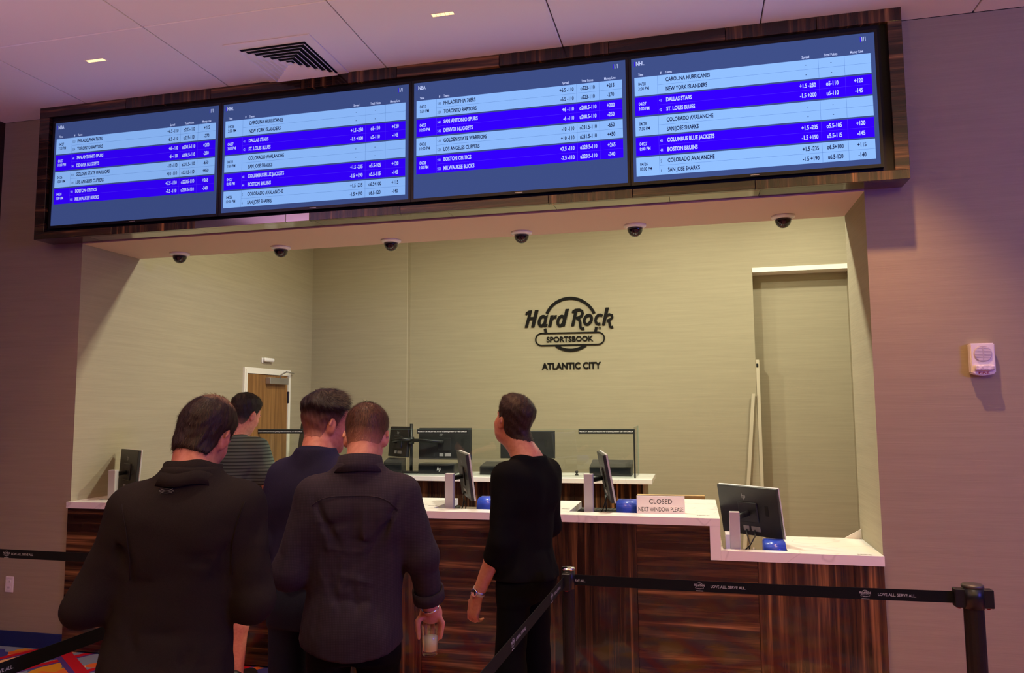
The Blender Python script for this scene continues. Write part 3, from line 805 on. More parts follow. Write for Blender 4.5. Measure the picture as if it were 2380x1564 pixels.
# ================================================================ COUNTERS
def poly_slab(mb, outline, holes, z0, z1):
    """horizontal slab made of boxes: cells of the grid given by outline rect minus holes"""
    xs = sorted({outline[0], outline[1]} | {h for q in holes for h in q[:2]})
    ys = sorted({outline[2], outline[3]} | {h for q in holes for h in q[2:]})
    full = lambda cx, cy: outline[0] < cx < outline[1] and outline[2] < cy < outline[3] and not any(q[0] < cx < q[1] and q[2] < cy < q[3] for q in holes)
    V = {}
    def v(x, y, z):
        if (x, y, z) not in V:
            V[(x, y, z)] = mb.bm.verts.new((x, y, z))
        return V[(x, y, z)]
    n, m = len(xs) - 1, len(ys) - 1
    occ = [[full((xs[i] + xs[i + 1]) / 2, (ys[j] + ys[j + 1]) / 2) for j in range(m)] for i in range(n)]
    for i in range(n):
        for j in range(m):
            if not occ[i][j]:
                continue
            a, b, c, d = xs[i], xs[i + 1], ys[j], ys[j + 1]
            mb.bm.faces.new((v(a, c, z1), v(b, c, z1), v(b, d, z1), v(a, d, z1)))
            mb.bm.faces.new((v(a, d, z0), v(b, d, z0), v(b, c, z0), v(a, c, z0)))
            if i == 0 or not occ[i - 1][j]:
                mb.bm.faces.new((v(a, d, z1), v(a, d, z0), v(a, c, z0), v(a, c, z1)))
            if i == n - 1 or not occ[i + 1][j]:
                mb.bm.faces.new((v(b, c, z1), v(b, c, z0), v(b, d, z0), v(b, d, z1)))
            if j == 0 or not occ[i][j - 1]:
                mb.bm.faces.new((v(a, c, z1), v(a, c, z0), v(b, c, z0), v(b, c, z1)))
            if j == m - 1 or not occ[i][j + 1]:
                mb.bm.faces.new((v(b, d, z1), v(b, d, z0), v(a, d, z0), v(a, d, z1)))
    return mb

ZM, ZL = 1.067, 0.880          # heights of the main and the lower worktop
YCF = -0.040
WELLS = [(0.27, 0.82), (1.66, 2.08), (2.915, 3.345), (3.833, 4.262)]
top = thing('quartz_worktop', 'long white veined quartz counter top stepping down at the right', 'counter top', (0, 0, 0))
part('main_slab', poly_slab(MB(), (XL + 0.001, 4.760, YCF, 0.66), [(a, b, 0.11, 0.66) for a, b in WELLS], 1.022, ZM), M_QUARTZ, top)
part('deep_slab', MB().box(4.264, 4.760, 0.661, 0.90, 1.022, ZM), M_QUARTZ, top)
part('step_riser', MB().box(4.700, 4.760, YCF, 0.66, 0.8245, 1.0215), M_QUARTZ, top)
part('lower_slab', poly_slab(MB(), (4.7605, XR - 0.001, YCF, 0.565), [(4.775, 5.143, 0.03, 0.565)], 0.8245, ZL), M_QUARTZ, top)

base = thing('veneer_counter', 'dark striped veneer front of the long counter', 'counter', (0, 0, 0))
part('carcass', MB().box(XL + 0.001, 4.70, 0.0, 0.045, 0.0, 1.021).box(4.70, XR - 0.001, 0.0, 0.025, 0.0, 0.8235), M_BLACKMATT, base)
seams = [XL + 0.002, 0.81, 1.50, 2.19, 2.885, 3.575, 4.267, 4.965, XR - 0.002]
for i in range(8):
    a, b = seams[i] + 0.001, seams[i + 1] - 0.001
    m = (M_EBX if i % 2 == 0 else M_EBZ)[(i // 2) % 2]
    if i == 6:
        mb = MB().prism([(a, 0.012), (b, 0.012), (b, 0.823), (4.699, 0.823), (4.699, 1.021), (a, 1.021)], 'y', -0.028, 0.0)
    else:
        zt_ = 0.823 if i > 6 else 1.021
        mb = MB().rbox(a, b, -0.028, 0.0, 0.012, zt_, 0.0015, 1)
    part('wood_panel', mb, m, base)
part('end_panel', MB().box(5.60, XR - 0.001, 0.03, 0.55, 0.0, 0.82), M_EBZ[1], base)

M_DESK = pm('desk_laminate', (0.10, 0.07, 0.05, 1), 0.5)
dsk = thing('cashier_desk', 'dark lower work desk inside the counter behind the white top', 'desk', (0, 0, 0))
part('desk_board', MB().rbox(XL + 0.004, 4.69, 0.05, 0.98, 0.94, 0.965, 0.003, 1), M_DESK, dsk)
for x in (0.2, 1.3, 2.5, 3.6, 4.6):
    part('desk_support', MB().box(x, x + 0.03, 0.08, 0.95, 0.0, 0.94), M_DESK, dsk)
M_GOLDWOOD = pm('pale_wood_edge', lin(190, 150, 90), 0.5)
o = part('wood_ledge', MB().rbox(4.20, 4.69, 0.985, 1.01, 0.0, 1.085, 0.004, 1), M_GOLDWOOD, None)
tag(o, 'pale wood board edge behind the closed sign', 'board')
ldk = thing('low_desk', 'dark work desk under the lower counter at the right', 'desk', (0, 0, 0))
part('desk_board', MB().rbox(4.78, 5.59, 0.035, 0.62, 0.755, 0.78, 0.003, 1), M_DESK, ldk)
part('desk_support', MB().box(4.79, 4.82, 0.05, 0.6, 0.0, 0.755), M_DESK, ldk)

# thin label strips stuck on the worktop near the edge
M_LABEL = pm('grey_label', (0.18, 0.17, 0.16, 1), 0.5, noise=((90, 5, 5), (0.5, 0.48, 0.44, 1)))
for i, (x, y, z, w) in enumerate(((4.665, 0.075, ZM, 0.075), (2.865, 0.235, ZM, 0.06), (3.79, 0.225, ZM, 0.05), (5.555, -0.005, ZL, 0.075))):
    lab = ['narrow grey label strip on the counter right of the closed sign', 'narrow grey label strip on the counter between two men', 'narrow grey label strip on the counter behind the man in black', 'narrow grey label strip near the right end of the low counter'][i]
    o = part('label_strip', MB().box(-w / 2, w / 2, -0.012, 0.012, 0.0002, 0.0014), M_LABEL, None)
    o.location = (x, y, z)
    tag(o, lab, 'label strip', 'label strips on the counter')

# ---- rear counter with glass screen
rear = thing('rear_counter', 'second counter with white top and dark wood front at the back', 'counter', (0, 0, 0))
part('counter_slab', MB().rbox(XL + 0.002, 4.240, 2.350, 2.960, 1.022, ZM, 0.002, 1), M_QUARTZ, rear)
rx = [XL + 0.004, 0.80, 1.49, 2.17, 2.84, 3.51, 4.150]
for i in range(6):
    part('wood_panel', MB().rbox(rx[i] + 0.001, rx[i + 1] - 0.001, 2.40, 2.43, 0.01, 1.021, 0.0015, 1), M_EBZ[i % 2], rear)
part('carcass', MB().box(XL + 0.004, 4.148, 2.43, 2.90, 0.0, 1.021), M_DESK, rear)
part('end_panel', MB().rbox(4.150, 4.172, 2.40, 2.90, 0.01, 1.021, 0.002, 1), M_WALL, rear)

def glass_mat():
    m = bpy.data.materials.new('screen_glass')
    m.use_nodes = True
    nt = m.node_tree; nt.nodes.clear()
    tr = nt.nodes.new('ShaderNodeBsdfTransparent'); tr.inputs[0].default_value = (0.955, 0.975, 0.965, 1)
    gl = nt.nodes.new('ShaderNodeBsdfGlossy'); gl.inputs['Roughness'].default_value = 0.02
    lw = nt.nodes.new('ShaderNodeLayerWeight'); lw.inputs['Blend'].default_value = 0.5
    pw = nt.nodes.new('ShaderNodeMath'); pw.operation = 'POWER'; pw.inputs[1].default_value = 4.0
    fr = nt.nodes.new('ShaderNodeMath'); fr.operation = 'MULTIPLY_ADD'; fr.inputs[1].default_value = 0.7; fr.inputs[2].default_value = 0.035
    nt.links.new(lw.outputs['Facing'], pw.inputs[0]); nt.links.new(pw.outputs[0], fr.inputs[0])
    mx = nt.nodes.new('ShaderNodeMixShader')
    o = nt.nodes.new('ShaderNodeOutputMaterial')
    nt.links.new(fr.outputs[0], mx.inputs[0]); nt.links.new(tr.outputs[0], mx.inputs[1]); nt.links.new(gl.outputs[0], mx.inputs[2])
    nt.links.new(mx.outputs[0], o.inputs[0])
    return m
M_SGLASS = glass_mat()
M_GEDGE = pm('glass_edge', (0.25, 0.42, 0.36, 1), 0.1)
M_PRINTW = pm('white_print', (0.8, 0.8, 0.8, 1), 0.6)
gs = thing('glass_screen', 'clear glass screen with black notice strips on the rear counter', 'glass screen', (0, 0, ZM))
gx = [XL + 0.006, 1.12, 2.107, 3.095, 4.083]
for i in range(4):
    part('glass_pane', MB().box(gx[i] + 0.0015, gx[i + 1] - 0.0015, 2.450, 2.458, 0.0, 0.455), M_SGLASS, gs)
    part('pane_edge', MB().box(gx[i] + 0.0015, gx[i + 1] - 0.0015, 2.4495, 2.4585, 0.455, 0.4565), M_GEDGE, gs)
part('glass_pane', MB().box(4.075, 4.083, 2.460, 2.930, 0.0, 0.475), M_SGLASS, gs)
part('pane_edge', MB().box(4.0745, 4.0835, 2.460, 2.930, 0.475, 0.4765).box(4.0745, 4.0835, 2.929, 2.931, 0.0, 0.475), M_GEDGE, gs)
part('edge_strip', MB().box(4.070, 4.085, 2.444, 2.450, 0.0, 0.455), M_BLACKMATT, gs)
NOTE = ['If you or someone you know has a gambling problem and wants help, call 1-800-GAMBLER',
        'Must be 21+. Bet with your head, not over it. Gambling problem? Call 1-800-GAMBLER',
        'Must be 21+. Bet with your head, not over it. Gambling problem? Call 1-800-GAMBLER']
for (a, b, s_) in ((0.135, 0.667, NOTE[0]), (1.923, 2.452, NOTE[1]), (3.553, 4.078, NOTE[2])):
    st = part('notice_strip', MB().box(a, b, 2.4475, 2.4498, 0.410, 0.455), M_BLACKMATT, gs)
    f = Flat(); f.text(s_, a + 0.01, 0.427, 0.012, width=b - a - 0.02, bold=0.01)
    obj('strip_lettering', f.mesh('strip_lettering', M_PRINTW, (0, 2.447, 0), (1, 0, 0), (0, 0, 1), (0, -1, 0)), st)

# ================================================================ SCREENS AND SMALL THINGS ON THE COUNTERS
M_SILVER = pm('silver_plastic', (0.52, 0.49, 0.50, 1), 0.4, metal=0.25)
M_MONBACK = pm('monitor_back', (0.018, 0.018, 0.019, 1), 0.38, noise=((9, 9, 9), (0.026, 0.026, 0.027, 1)))
M_SCREENOFF = pm('dark_screen', (0.01, 0.012, 0.016, 1), 0.15)
M_PORT = pm('port_plate', (0.32, 0.30, 0.30, 1), 0.5)
M_HP = pm('grey_print', (0.35, 0.35, 0.36, 1), 0.4)

def monitor(label, center, yaw, tilt, w, h, col=None, floor_z=0.0, group=None, logo=True, shelf=None, name='desk_monitor', silver=True):
    """screen facing away from the hall; col = (x, y, top z) of its stand column"""
    bx, by = (col[0], col[1]) if col else (center[0], center[1])
    t = thing(name, label, 'monitor', (bx, by, floor_z), 0, group)
    M = Matrix.Translation(Vector(center) - Vector((bx, by, floor_z))) @ Matrix.Rotation(yaw, 4, 'Z') @ Matrix.Rotation(-tilt, 4, 'X')
    sh = part('back_shell', MB().rbox(-w / 2, w / 2, -0.012, 0.010, -h / 2, h / 2, 0.004, 2, M), M_MONBACK, t)
    part('edge_frame', MB().rbox(-w / 2 - 0.003, w / 2 + 0.003, 0.008, 0.020, -h / 2 - 0.003, h / 2 + 0.003, 0.003, 1, M), M_SILVER if silver else M_BLACK, t)
    part('screen_face', MB().box(-w / 2 + 0.008, w / 2 - 0.008, 0.0195, 0.0215, -h / 2 + 0.012, h / 2 - 0.008, M), M_SCREENOFF, t)
    part('mount_bulge', MB().rbox(-0.07, 0.07, -0.024, -0.010, -0.07, 0.06, 0.006, 2, M), M_MONBACK, sh)
    part('port_cover', MB().rbox(-0.055, -0.012, -0.016, -0.010, -h / 2 + 0.03, -h / 2 + 0.062, 0.002, 1, M), M_PORT, sh)
    part('port_cover', MB().rbox(0.004, 0.07, -0.016, -0.010, -h / 2 + 0.03, -h / 2 + 0.062, 0.002, 1, M), M_PORT, sh)
    part('side_slot', MB().rbox(w / 2 - 0.10, w / 2 - 0.075, -0.0135, -0.010, -0.02, 0.045, 0.001, 1, M), M_BLACKMATT, sh)
    if logo:
        f = Flat(); f.text('hp', -w * 0.10, h * 0.26, 0.03, xs=0.8, shear=0.25)
        me = f.mesh('brand_mark', M_HP, (0, 0, 0), (1, 0, 0), (0, 0, 1), (0, -1, 0))
        me.transform(M @ Matrix.Translation((0, -0.0125, 0)))
        obj('brand_mark', me, sh)
    if col:
        ct = col[2] - floor_z
        part('stand_column', MB().rbox(-0.030, 0.030, -0.020, 0.020, 0.012, ct, 0.003, 1), M_SILVER, t)
        part('stand_base', MB().rbox(-0.07, 0.07, -0.03, 0.16, 0.0, 0.012, 0.004, 2), M_SILVER, t)
        c2 = M @ Vector((0, -0.02, -0.01))
        part('stand_arm', MB().tube([(0.0, 0.01, c2.z), (c2.x * 0.6, c2.y * 0.6 + 0.01, c2.z), tuple(c2)], 0.017, 10), M_BLACK, t, True)
        pa = M @ Vector((0.03, -0.018, -h / 2 + 0.04))
        pb = M @ Vector((-0.03, -0.018, -h / 2 + 0.04))
        for q, p_ in enumerate((pa, pb)):
            e = Vector((c2.x * 0.35 + 0.05 * q, c2.y * 0.5 + 0.06, 0.02))
            part('cable', MB().tube([tuple(p_), tuple(p_ + Vector((0.0, -0.03, -0.03))), tuple((p_ + e) / 2 + Vector((0.015, -0.02, -0.01))), tuple(e)], 0.0045, 6), M_BLACK, t, True)
    return t

DZ = 0.965
monitor('slim monitor on a silver stand beside the blue box, between the two rear men', (3.058, 0.37, 1.268), -1.14, -0.13, 0.49, 0.31, (3.003, 0.195, 1.290), DZ, 'counter monitors')
monitor('slim monitor seen edge-on beside the closed sign', (4.036, 0.40, 1.270), -1.37, -0.17, 0.49, 0.31, (3.950, 0.190, 1.300), DZ, 'counter monitors')
monitor('black-backed monitor on the low counter at the right', (4.957, 0.353, 1.066), -0.687, -0.175, 0.444, 0.314, (4.848, 0.075, 1.095), 0.78, 'counter monitors')
monitor('grey monitor at the far left end of the counter', (0.345, 0.33, 1.262), -0.55, 0.06, 0.38, 0.33, (0.350, 0.16, 1.285), DZ, 'counter monitors')

# blue plastic ticket boxes
M_BLUE = pm('blue_plastic', lin(44, 72, 190), 0.3, coat=0.2)
def ticket_box(label, x, y, z, w=0.135, d=0.16, h=0.17, rz=0.0):
    t = thing('ticket_printer', label, 'ticket printer', (x, y, z), rz, 'blue ticket printers')
    pr_ = [(-d / 2, 0.05), (d / 2, 0.05), (d / 2, h - 0.02), (d / 2 - 0.025, h), (-d / 2 + 0.05, h), (-d / 2 + 0.012, h - 0.022), (-d / 2, h - 0.05)]
    mb = MB().prism(pr_, 'x', -w / 2, w / 2)
    bmesh.ops.bevel(mb.bm, geom=list(mb.bm.edges), offset=0.006, segments=2, affect='EDGES')
    part('cover', mb, M_BLUE, t, True)
    part('base_tray', MB().rbox(-w / 2, w / 2, -d / 2, d / 2, 0.0, 0.052, 0.006, 2), M_PLASTIC_W, t)
    part('paper_slot', MB().box(-w / 2 + 0.03, w / 2 - 0.03, -0.01, 0.0, h - 0.001, h + 0.001), M_BLACK, t)
    return t
ticket_box('blue ticket printer beside the monitor, left of the man in black', 3.272, 0.22, DZ)
ticket_box('blue ticket printer left of the closed sign', 4.194, 0.22, DZ, w=0.128)
ticket_box('blue ticket printer under the low counter monitor at the right', 5.078, 0.155, 0.78, w=0.125, d=0.15, h=0.140)
ticket_box('blue ticket printer in front of the man in the striped shirt', 1.76, 0.24, DZ)

# CLOSED sign
M_CARD = pm('white_card', (0.86, 0.82, 0.78, 1), 0.35)
t = thing('closed_sign', 'white tent card reading closed, next window please, on the counter', 'sign', (4.408, 0.145, ZM), math.radians(3))
mb = MB()
for s_ in (-1, 1):
    n_ = Vector((0, s_ * 0.97, 0.26)).normalized() * 0.002
    a = [(-0.148, s_ * 0.035, 0.0), (0.148, s_ * 0.035, 0.0), (0.148, 0, 0.105), (-0.148, 0, 0.105)]
    p0 = [mb.bm.verts.new(q) for q in a]
    p1 = [mb.bm.verts.new(Vector(q) - n_) for q in a]
    for q in ((0, 1, 2, 3), (7, 6, 5, 4), (0, 4, 5, 1), (1, 5, 6, 2), (2, 6, 7, 3), (3, 7, 4, 0)):
        mb.bm.faces.new([(p0 + p1)[j] for j in q])
part('card', mb, M_CARD, t)
f = Flat()
f.text('CLOSED', 0.0, 0.062, 0.028, align='c', width=0.142, bold=0.004)
f.text('NEXT WINDOW PLEASE', 0.0, 0.013, 0.027, align='c', width=0.276, bold=0.004)
ev = Vector((0, 0.035, 0.105)).normalized()
obj('card_lettering', f.mesh('card_lettering', M_BLACK, (0, -0.0354, 0), (1, 0, 0), ev, (0, -1, 0.33)), t)

# mouse, keyboards and papers in the stations
def keyboard(label, x, y, z, rz):
    t = thing('keyboard', label, 'keyboard', (x, y, z), rz, 'black keyboards')
    part('tray', MB().rbox(-0.21, 0.21, -0.07, 0.07, 0.0, 0.022, 0.005, 2), M_BLACK, t)
    mb = MB()
    for i in range(14):
        for j in range(5):
            mb.box(-0.197 + i * 0.0283, -0.197 + i * 0.0283 + 0.024, -0.058 + j * 0.0236, -0.058 + j * 0.0236 + 0.02, 0.022, 0.027)
    o = part('keys', mb, M_MONBACK, t)
    o['kind'] = 'stuff'
keyboard('black keyboard behind the counter near the checked shirt man', 2.66, 0.80, DZ, 0.05)
keyboard('black keyboard behind the edge-on monitor', 3.98, 0.83, DZ, -0.1)
def mouse(label, x, y, z, rz):
    t = thing('computer_mouse', label, 'mouse', (x, y, z), rz, 'computer mice')
    mb = MB()
    bmesh.ops.create_uvsphere(mb.bm, u_segments=18, v_segments=10, radius=1.0)
    for v in mb.bm.verts:
        v.co = Vector((v.co.x * 0.034, v.co.y * 0.060, max(0.0, v.co.z) * 0.040 * (1 - 0.2 * v.co.y)))
    part('shell', mb, M_MONBACK, t, True)
    part('wheel', MB().lathe([(0.008, -0.004), (0.008, 0.004)], (0, 0, 0), 12, Matrix.Translation((0, 0.03, 0.033)) @ Matrix.Rotation(math.pi / 2, 4, 'Y')), M_PORT, t)
for a in ((3.13, 0.30, 1.02), ):
    pass
M_CLEAR = pm('crumpled_plastic', (0.45, 0.44, 0.44, 1), 0.18, metal=0.35)
# crumpled clear wrap in the low station
t = MB()
n = 14
grid = [[t.bm.verts.new((0.11 * i / n, 0.13 * j / n, 0.02 + 0.075 * random.random() ** 1.3 * math.sin(math.pi * i / n) ** 0.5 * math.sin(math.pi * j / n) ** 0.5)) for j in range(n + 1)] for i in range(n + 1)]
for i in range(n):
    for j in range(n):
        t.bm.faces.new((grid[i][j], grid[i + 1][j], grid[i + 1][j + 1], grid[i][j + 1]))
o = part('plastic_wrap', t, M_CLEAR, None)
o.location = (4.893, 0.10, 0.785)
tag(o, 'crumpled silvery plastic wrap under the low counter monitor', 'plastic wrap')
o = part('paper_ream', MB().rbox(0, 0.05, 0, 0.13, 0.0, 0.15, 0.002, 1), M_CARD, None)
o.location = (4.800, 0.245, 0.78)
tag(o, 'upright white pack of paper beside the low station stand', 'paper')
o = part('corner_card', MB().prism([(-0.105, 0.0), (0.0, 0.0), (0.0, 0.062)], 'y', 0.0, 0.006), M_CARD, None)
o.location = (5.648, 0.545, ZL)
tag(o, 'cream triangular card standing at the back corner of the low counter', 'card')

# ---- equipment behind the glass
monitor('dark monitor on an arm at the back, left of the black pole', (1.615, 2.74, 1.385), -0.55, 0.10, 0.32, 0.31, None, ZM, 'rear monitors', True, silver=False, name='arm_monitor')
monitor('large dark monitor on the arm behind the glass strip', (2.125, 2.72, 1.366), -0.02, 0.02, 0.565, 0.318, None, ZM, 'rear monitors', True, silver=False, name='arm_monitor')
monitor('dark monitor behind the head of the man in black', (2.99, 2.74, 1.36), 0.06, 0.03, 0.55, 0.27, (2.95, 2.70, 1.33), ZM, 'rear monitors', False, silver=False)
monitor('dark tilted monitor between the striped shirt man and the navy sweater man', (0.62, 2.74, 1.42), -0.45, 0.14, 0.46, 0.31, (0.62, 2.68, 1.38), ZM, 'rear monitors', False, silver=False)
t = thing('monitor_arm', 'black pole with two monitor arms on the rear counter', 'monitor arm', (1.780, 2.66, ZM), 0)
part('pole', MB().lathe([(0.016, 0.0), (0.016, 0.505)], n=16), M_BLACK, t, True)
part('clamp_base', MB().rbox(-0.09, 0.09, -0.05, 0.05, 0.0, 0.022, 0.006, 2), M_BLACK, t)
part('arm', MB().tube([(0.0, -0.02, 0.335), (0.14, -0.02, 0.335), (0.345, 0.015, 0.320)], 0.018, 10), M_BLACK, t, True)
part('arm', MB().tube([(0.0, -0.02, 0.34), (-0.10, -0.04, 0.35), (-0.20, -0.01, 0.33), (-0.19, 0.05, 0.32)], 0.020, 10), M_BLACK, t, True)
part('collar', MB().lathe([(0.03, 0.30), (0.03, 0.37)], n=16), M_BLACK, t, True)
def terminal(label, x, y, w, h, d, group='customer displays', text=None, slope=0.03):
    t = thing('counter_terminal', label, 'terminal', (x, y, ZM), 0, group)
    mb = MB().prism([(-d / 2, 0.0), (d / 2, 0.0), (d / 2, h + slope), (-d / 2 + 0.02, h), (-d / 2, h - 0.01)], 'x', -w / 2, w / 2)
    part('housing', mb, M_MONBACK, t)
    part('front_trim', MB().box(-w / 2 + 0.01, w / 2 - 0.01, -d / 2 - 0.003, -d / 2, 0.012, h - 0.016), M_SCREENOFF, t)
    if text:
        f = Flat(); f.text(text, w * 0.02, h * 0.34, 0.042, xs=0.8, shear=0.25)
        obj('brand_mark', f.mesh('brand_mark', M_PRINTW, (0, -d / 2 - 0.0034, 0), (1, 0, 0), (0, 0, 1), (0, -1, 0)), t)
    return t
terminal('dark hp terminal under the large rear monitor', 2.065, 2.72, 0.385, 0.100, 0.20, text='hp', slope=0.0)
terminal('grey low display left of the black monitor pole', 1.585, 2.70, 0.20, 0.120, 0.12)
terminal('dark printer on the rear counter left of the man in black', 2.70, 2.72, 0.34, 0.085, 0.24)
terminal('dark sloped printer at the right end of the rear counter', 3.83, 2.74, 0.40, 0.090, 0.26, slope=0.05)
t = thing('webcam', 'tiny black webcam on the rear counter under the glass', 'webcam', (3.495, 2.68, ZM), 0)
part('foot', MB().lathe([(0.018, 0.0), (0.014, 0.012), (0.006, 0.014)], n=14), M_BLACK, t, True)
part('eye', MB().lathe([(0.0, 0.012), (0.012, 0.018), (0.016, 0.030), (0.012, 0.043), (0.0, 0.048)], n=14), M_BLACK, t, True)

# ================================================================ QUEUE POSTS AND BELTS
M_POST = pm('post_dark', (0.020, 0.017, 0.016, 1), 0.32, metal=0.4)
M_BELT = pm('belt_black', (0.005, 0.005, 0.0055, 1), 0.85, spec=0.2, bump=((500, 500, 500), 0.2, 0.0005))
M_BELTPRINT = pm('belt_print', (0.42, 0.41, 0.41, 1), 0.6)
M_REDTAB = pm('red_tab', (0.35, 0.01, 0.015, 1), 0.4)
def emblem(F, u, v, s):
    for q in LOGO_POLYS:
        F.poly([(u + a * s, v + b * s) for a, b in q])
    for pts_, w_ in LOGO_STROKES[:13]:
        F.stroke([(u + a * s, v + b * s) for a, b in pts_], w_ * s * 1.15)
    F.rect(u - 0.33 * s, u + 0.33 * s, v - 0.50 * s, v - 0.44 * s)
def belt(t, a, b, z, prints, sag=0.004):
    """belt from a to b (xy relative to the post), prints = list of (distance along, kind)"""
    a = Vector((a[0], a[1])); b = Vector((b[0], b[1]))
    L = (b - a).length; d = (b - a) / L
    hw, th = 0.0235, 0.0012
    nrm = Vector((d[1], -d[0]))
    if nrm.dot(Vector((0.3, -1))) < 0:
        nrm = -nrm
    mb = MB()
    n = 12
    rows = []
    for i in range(n + 1):
        s_ = L * i / n
        zz = z - sag * math.sin(math.pi * i / n)
        p = a + d * s_
        rows.append([mb.bm.verts.new((p[0] + nrm[0] * q, p[1] + nrm[1] * q, zz + h)) for q, h in ((th, -hw), (th, hw), (-th, hw), (-th, -hw))])
    for i in range(n):
        for j in range(4):
            mb.bm.faces.new((rows[i][j], rows[i + 1][j], rows[i + 1][(j + 1) % 4], rows[i][(j + 1) % 4]))
    mb.bm.faces.new(rows[0]); mb.bm.faces.new(rows[-1][::-1])
    o = part('belt', mb, M_BELT, t)
    right = Vector((-nrm[1], nrm[0]))       # reading direction for a viewer on the nrm side
    flip = d.dot(right) < 0
    org = a if not flip else b
    dd = d if not flip else -d
    zc = z - sag * 0.7
    for (s_, kind) in prints:
        F = Flat()
        if kind == 'E':
            emblem(F, s_, 0.001, 0.046)
        elif kind == 'T':
            F.text('LOVE ALL. SERVE ALL.', s_, -0.0055, 0.0115, width=0.146, bold=0.012)
        else:
            F.text(kind, s_, -0.0055, 0.0115, xs=0.75, bold=0.012)
        me = F.mesh('belt_print', M_BELTPRINT, (org[0] + nrm[0] * 0.0016, org[1] + nrm[1] * 0.0016, zc), (dd[0], dd[1], 0), (0, 0, 1), (nrm[0], nrm[1], 0))
        obj('belt_emblem' if kind == 'E' else 'belt_lettering', me, o)
    return o
def post(label, x, y, belts, r=0.029, top=M_CHROME, heads=((-1, 0), (1, 0))):
    t = thing('queue_post', label, 'queue post', (x, y, 0), 0, 'belt queue posts')
    part('base_plate', MB().lathe([(0.155, 0.0), (0.155, 0.012), (0.145, 0.018), (0.06, 0.034), (r + 0.006, 0.040)], n=36), M_POST, t, True)
    n = 20
    mb = MB().lathe([(r, 0.036), (r, 0.985)], n=n)
    part('pole', mb, M_POST, t)
    part('head', MB().lathe([(r + 0.002, 0.905), (r + 0.002, 0.992)], n=28), M_BLACK, t, True)
    part('cap', MB().lathe([(r + 0.0035, 0.988), (r + 0.0035, 0.996), (r - 0.002, 1.001), (0.0, 1.002)], n=28), top, t, True)
    for hx, hy in heads:
        a = math.atan2(hy, hx)
        M = Matrix.Rotation(a, 4, 'Z')
        c = part('belt_cassette', MB().rbox(r - 0.006, r + 0.034, -0.020, 0.020, 0.908, 0.982, 0.003, 1, M), M_BLACK, t)
        part('red_tab', MB().rbox(r + 0.010, r + 0.022, -0.008, 0.008, 0.901, 0.908, 0.002, 1, M), M_REDTAB, c)
    for b_ in belts:
        belt(t, *b_)
    return t
BZ = 0.945
P1 = (4.045, -1.25); P2 = (5.715, -1.25); P3 = (2.570, -1.26)
post('slim queue post right of the man in black with a belt on both sides', *P1,
     [((0.030, 0.0), (P2[0] - P1[0] - 0.05, 0.0), BZ, [(0.002, 'RVE ALL.'), (0.555, 'E'), (0.603, 'T'), (1.232, 'E'), (1.281, 'T')]),
      ((-0.012, -0.03), (-0.055, -1.80), BZ, [(1.80 - 0.32, 'E'), (1.80 - 0.28, 'T'), (1.80 - 0.96, 'E'), (1.80 - 0.92, 'T')])], heads=((-0.03, -1),))
post('thick queue post at the right in front of the beige wall', *P2, [], r=0.038, top=pm('dull_cap', (0.10, 0.09, 0.085, 1), 0.45, metal=0.5), heads=((-1, 0), (1, 0)))
post('queue post standing behind the man in the charcoal sweater', *P3,
     [((-0.03, 0.0), (-2.10, 0.0), BZ + 0.006, [(2.07 - 1.632 + 0.0, 'E'), (2.07 - 1.60, 'T'), (2.07 - 0.60, 'E'), (2.07 - 0.57, 'T')]),
      ((0.0, -0.03), (-0.035, -1.95), BZ, [(0.300, 'T'), (0.255, 'E')])], heads=((-1, 0), (0, -1)))
post('queue post left outside the near belt', P3[0] - 0.04, P3[1] - 1.98, [], heads=((0, 1),))
post('queue post near the camera ending the right belt', P1[0] - 0.06, P1[1] - 1.84, [], heads=((0, 1),))
post('queue post at the far left ending the belt by the wall', P3[0] - 2.14, P3[1], [], heads=((1, 0),))

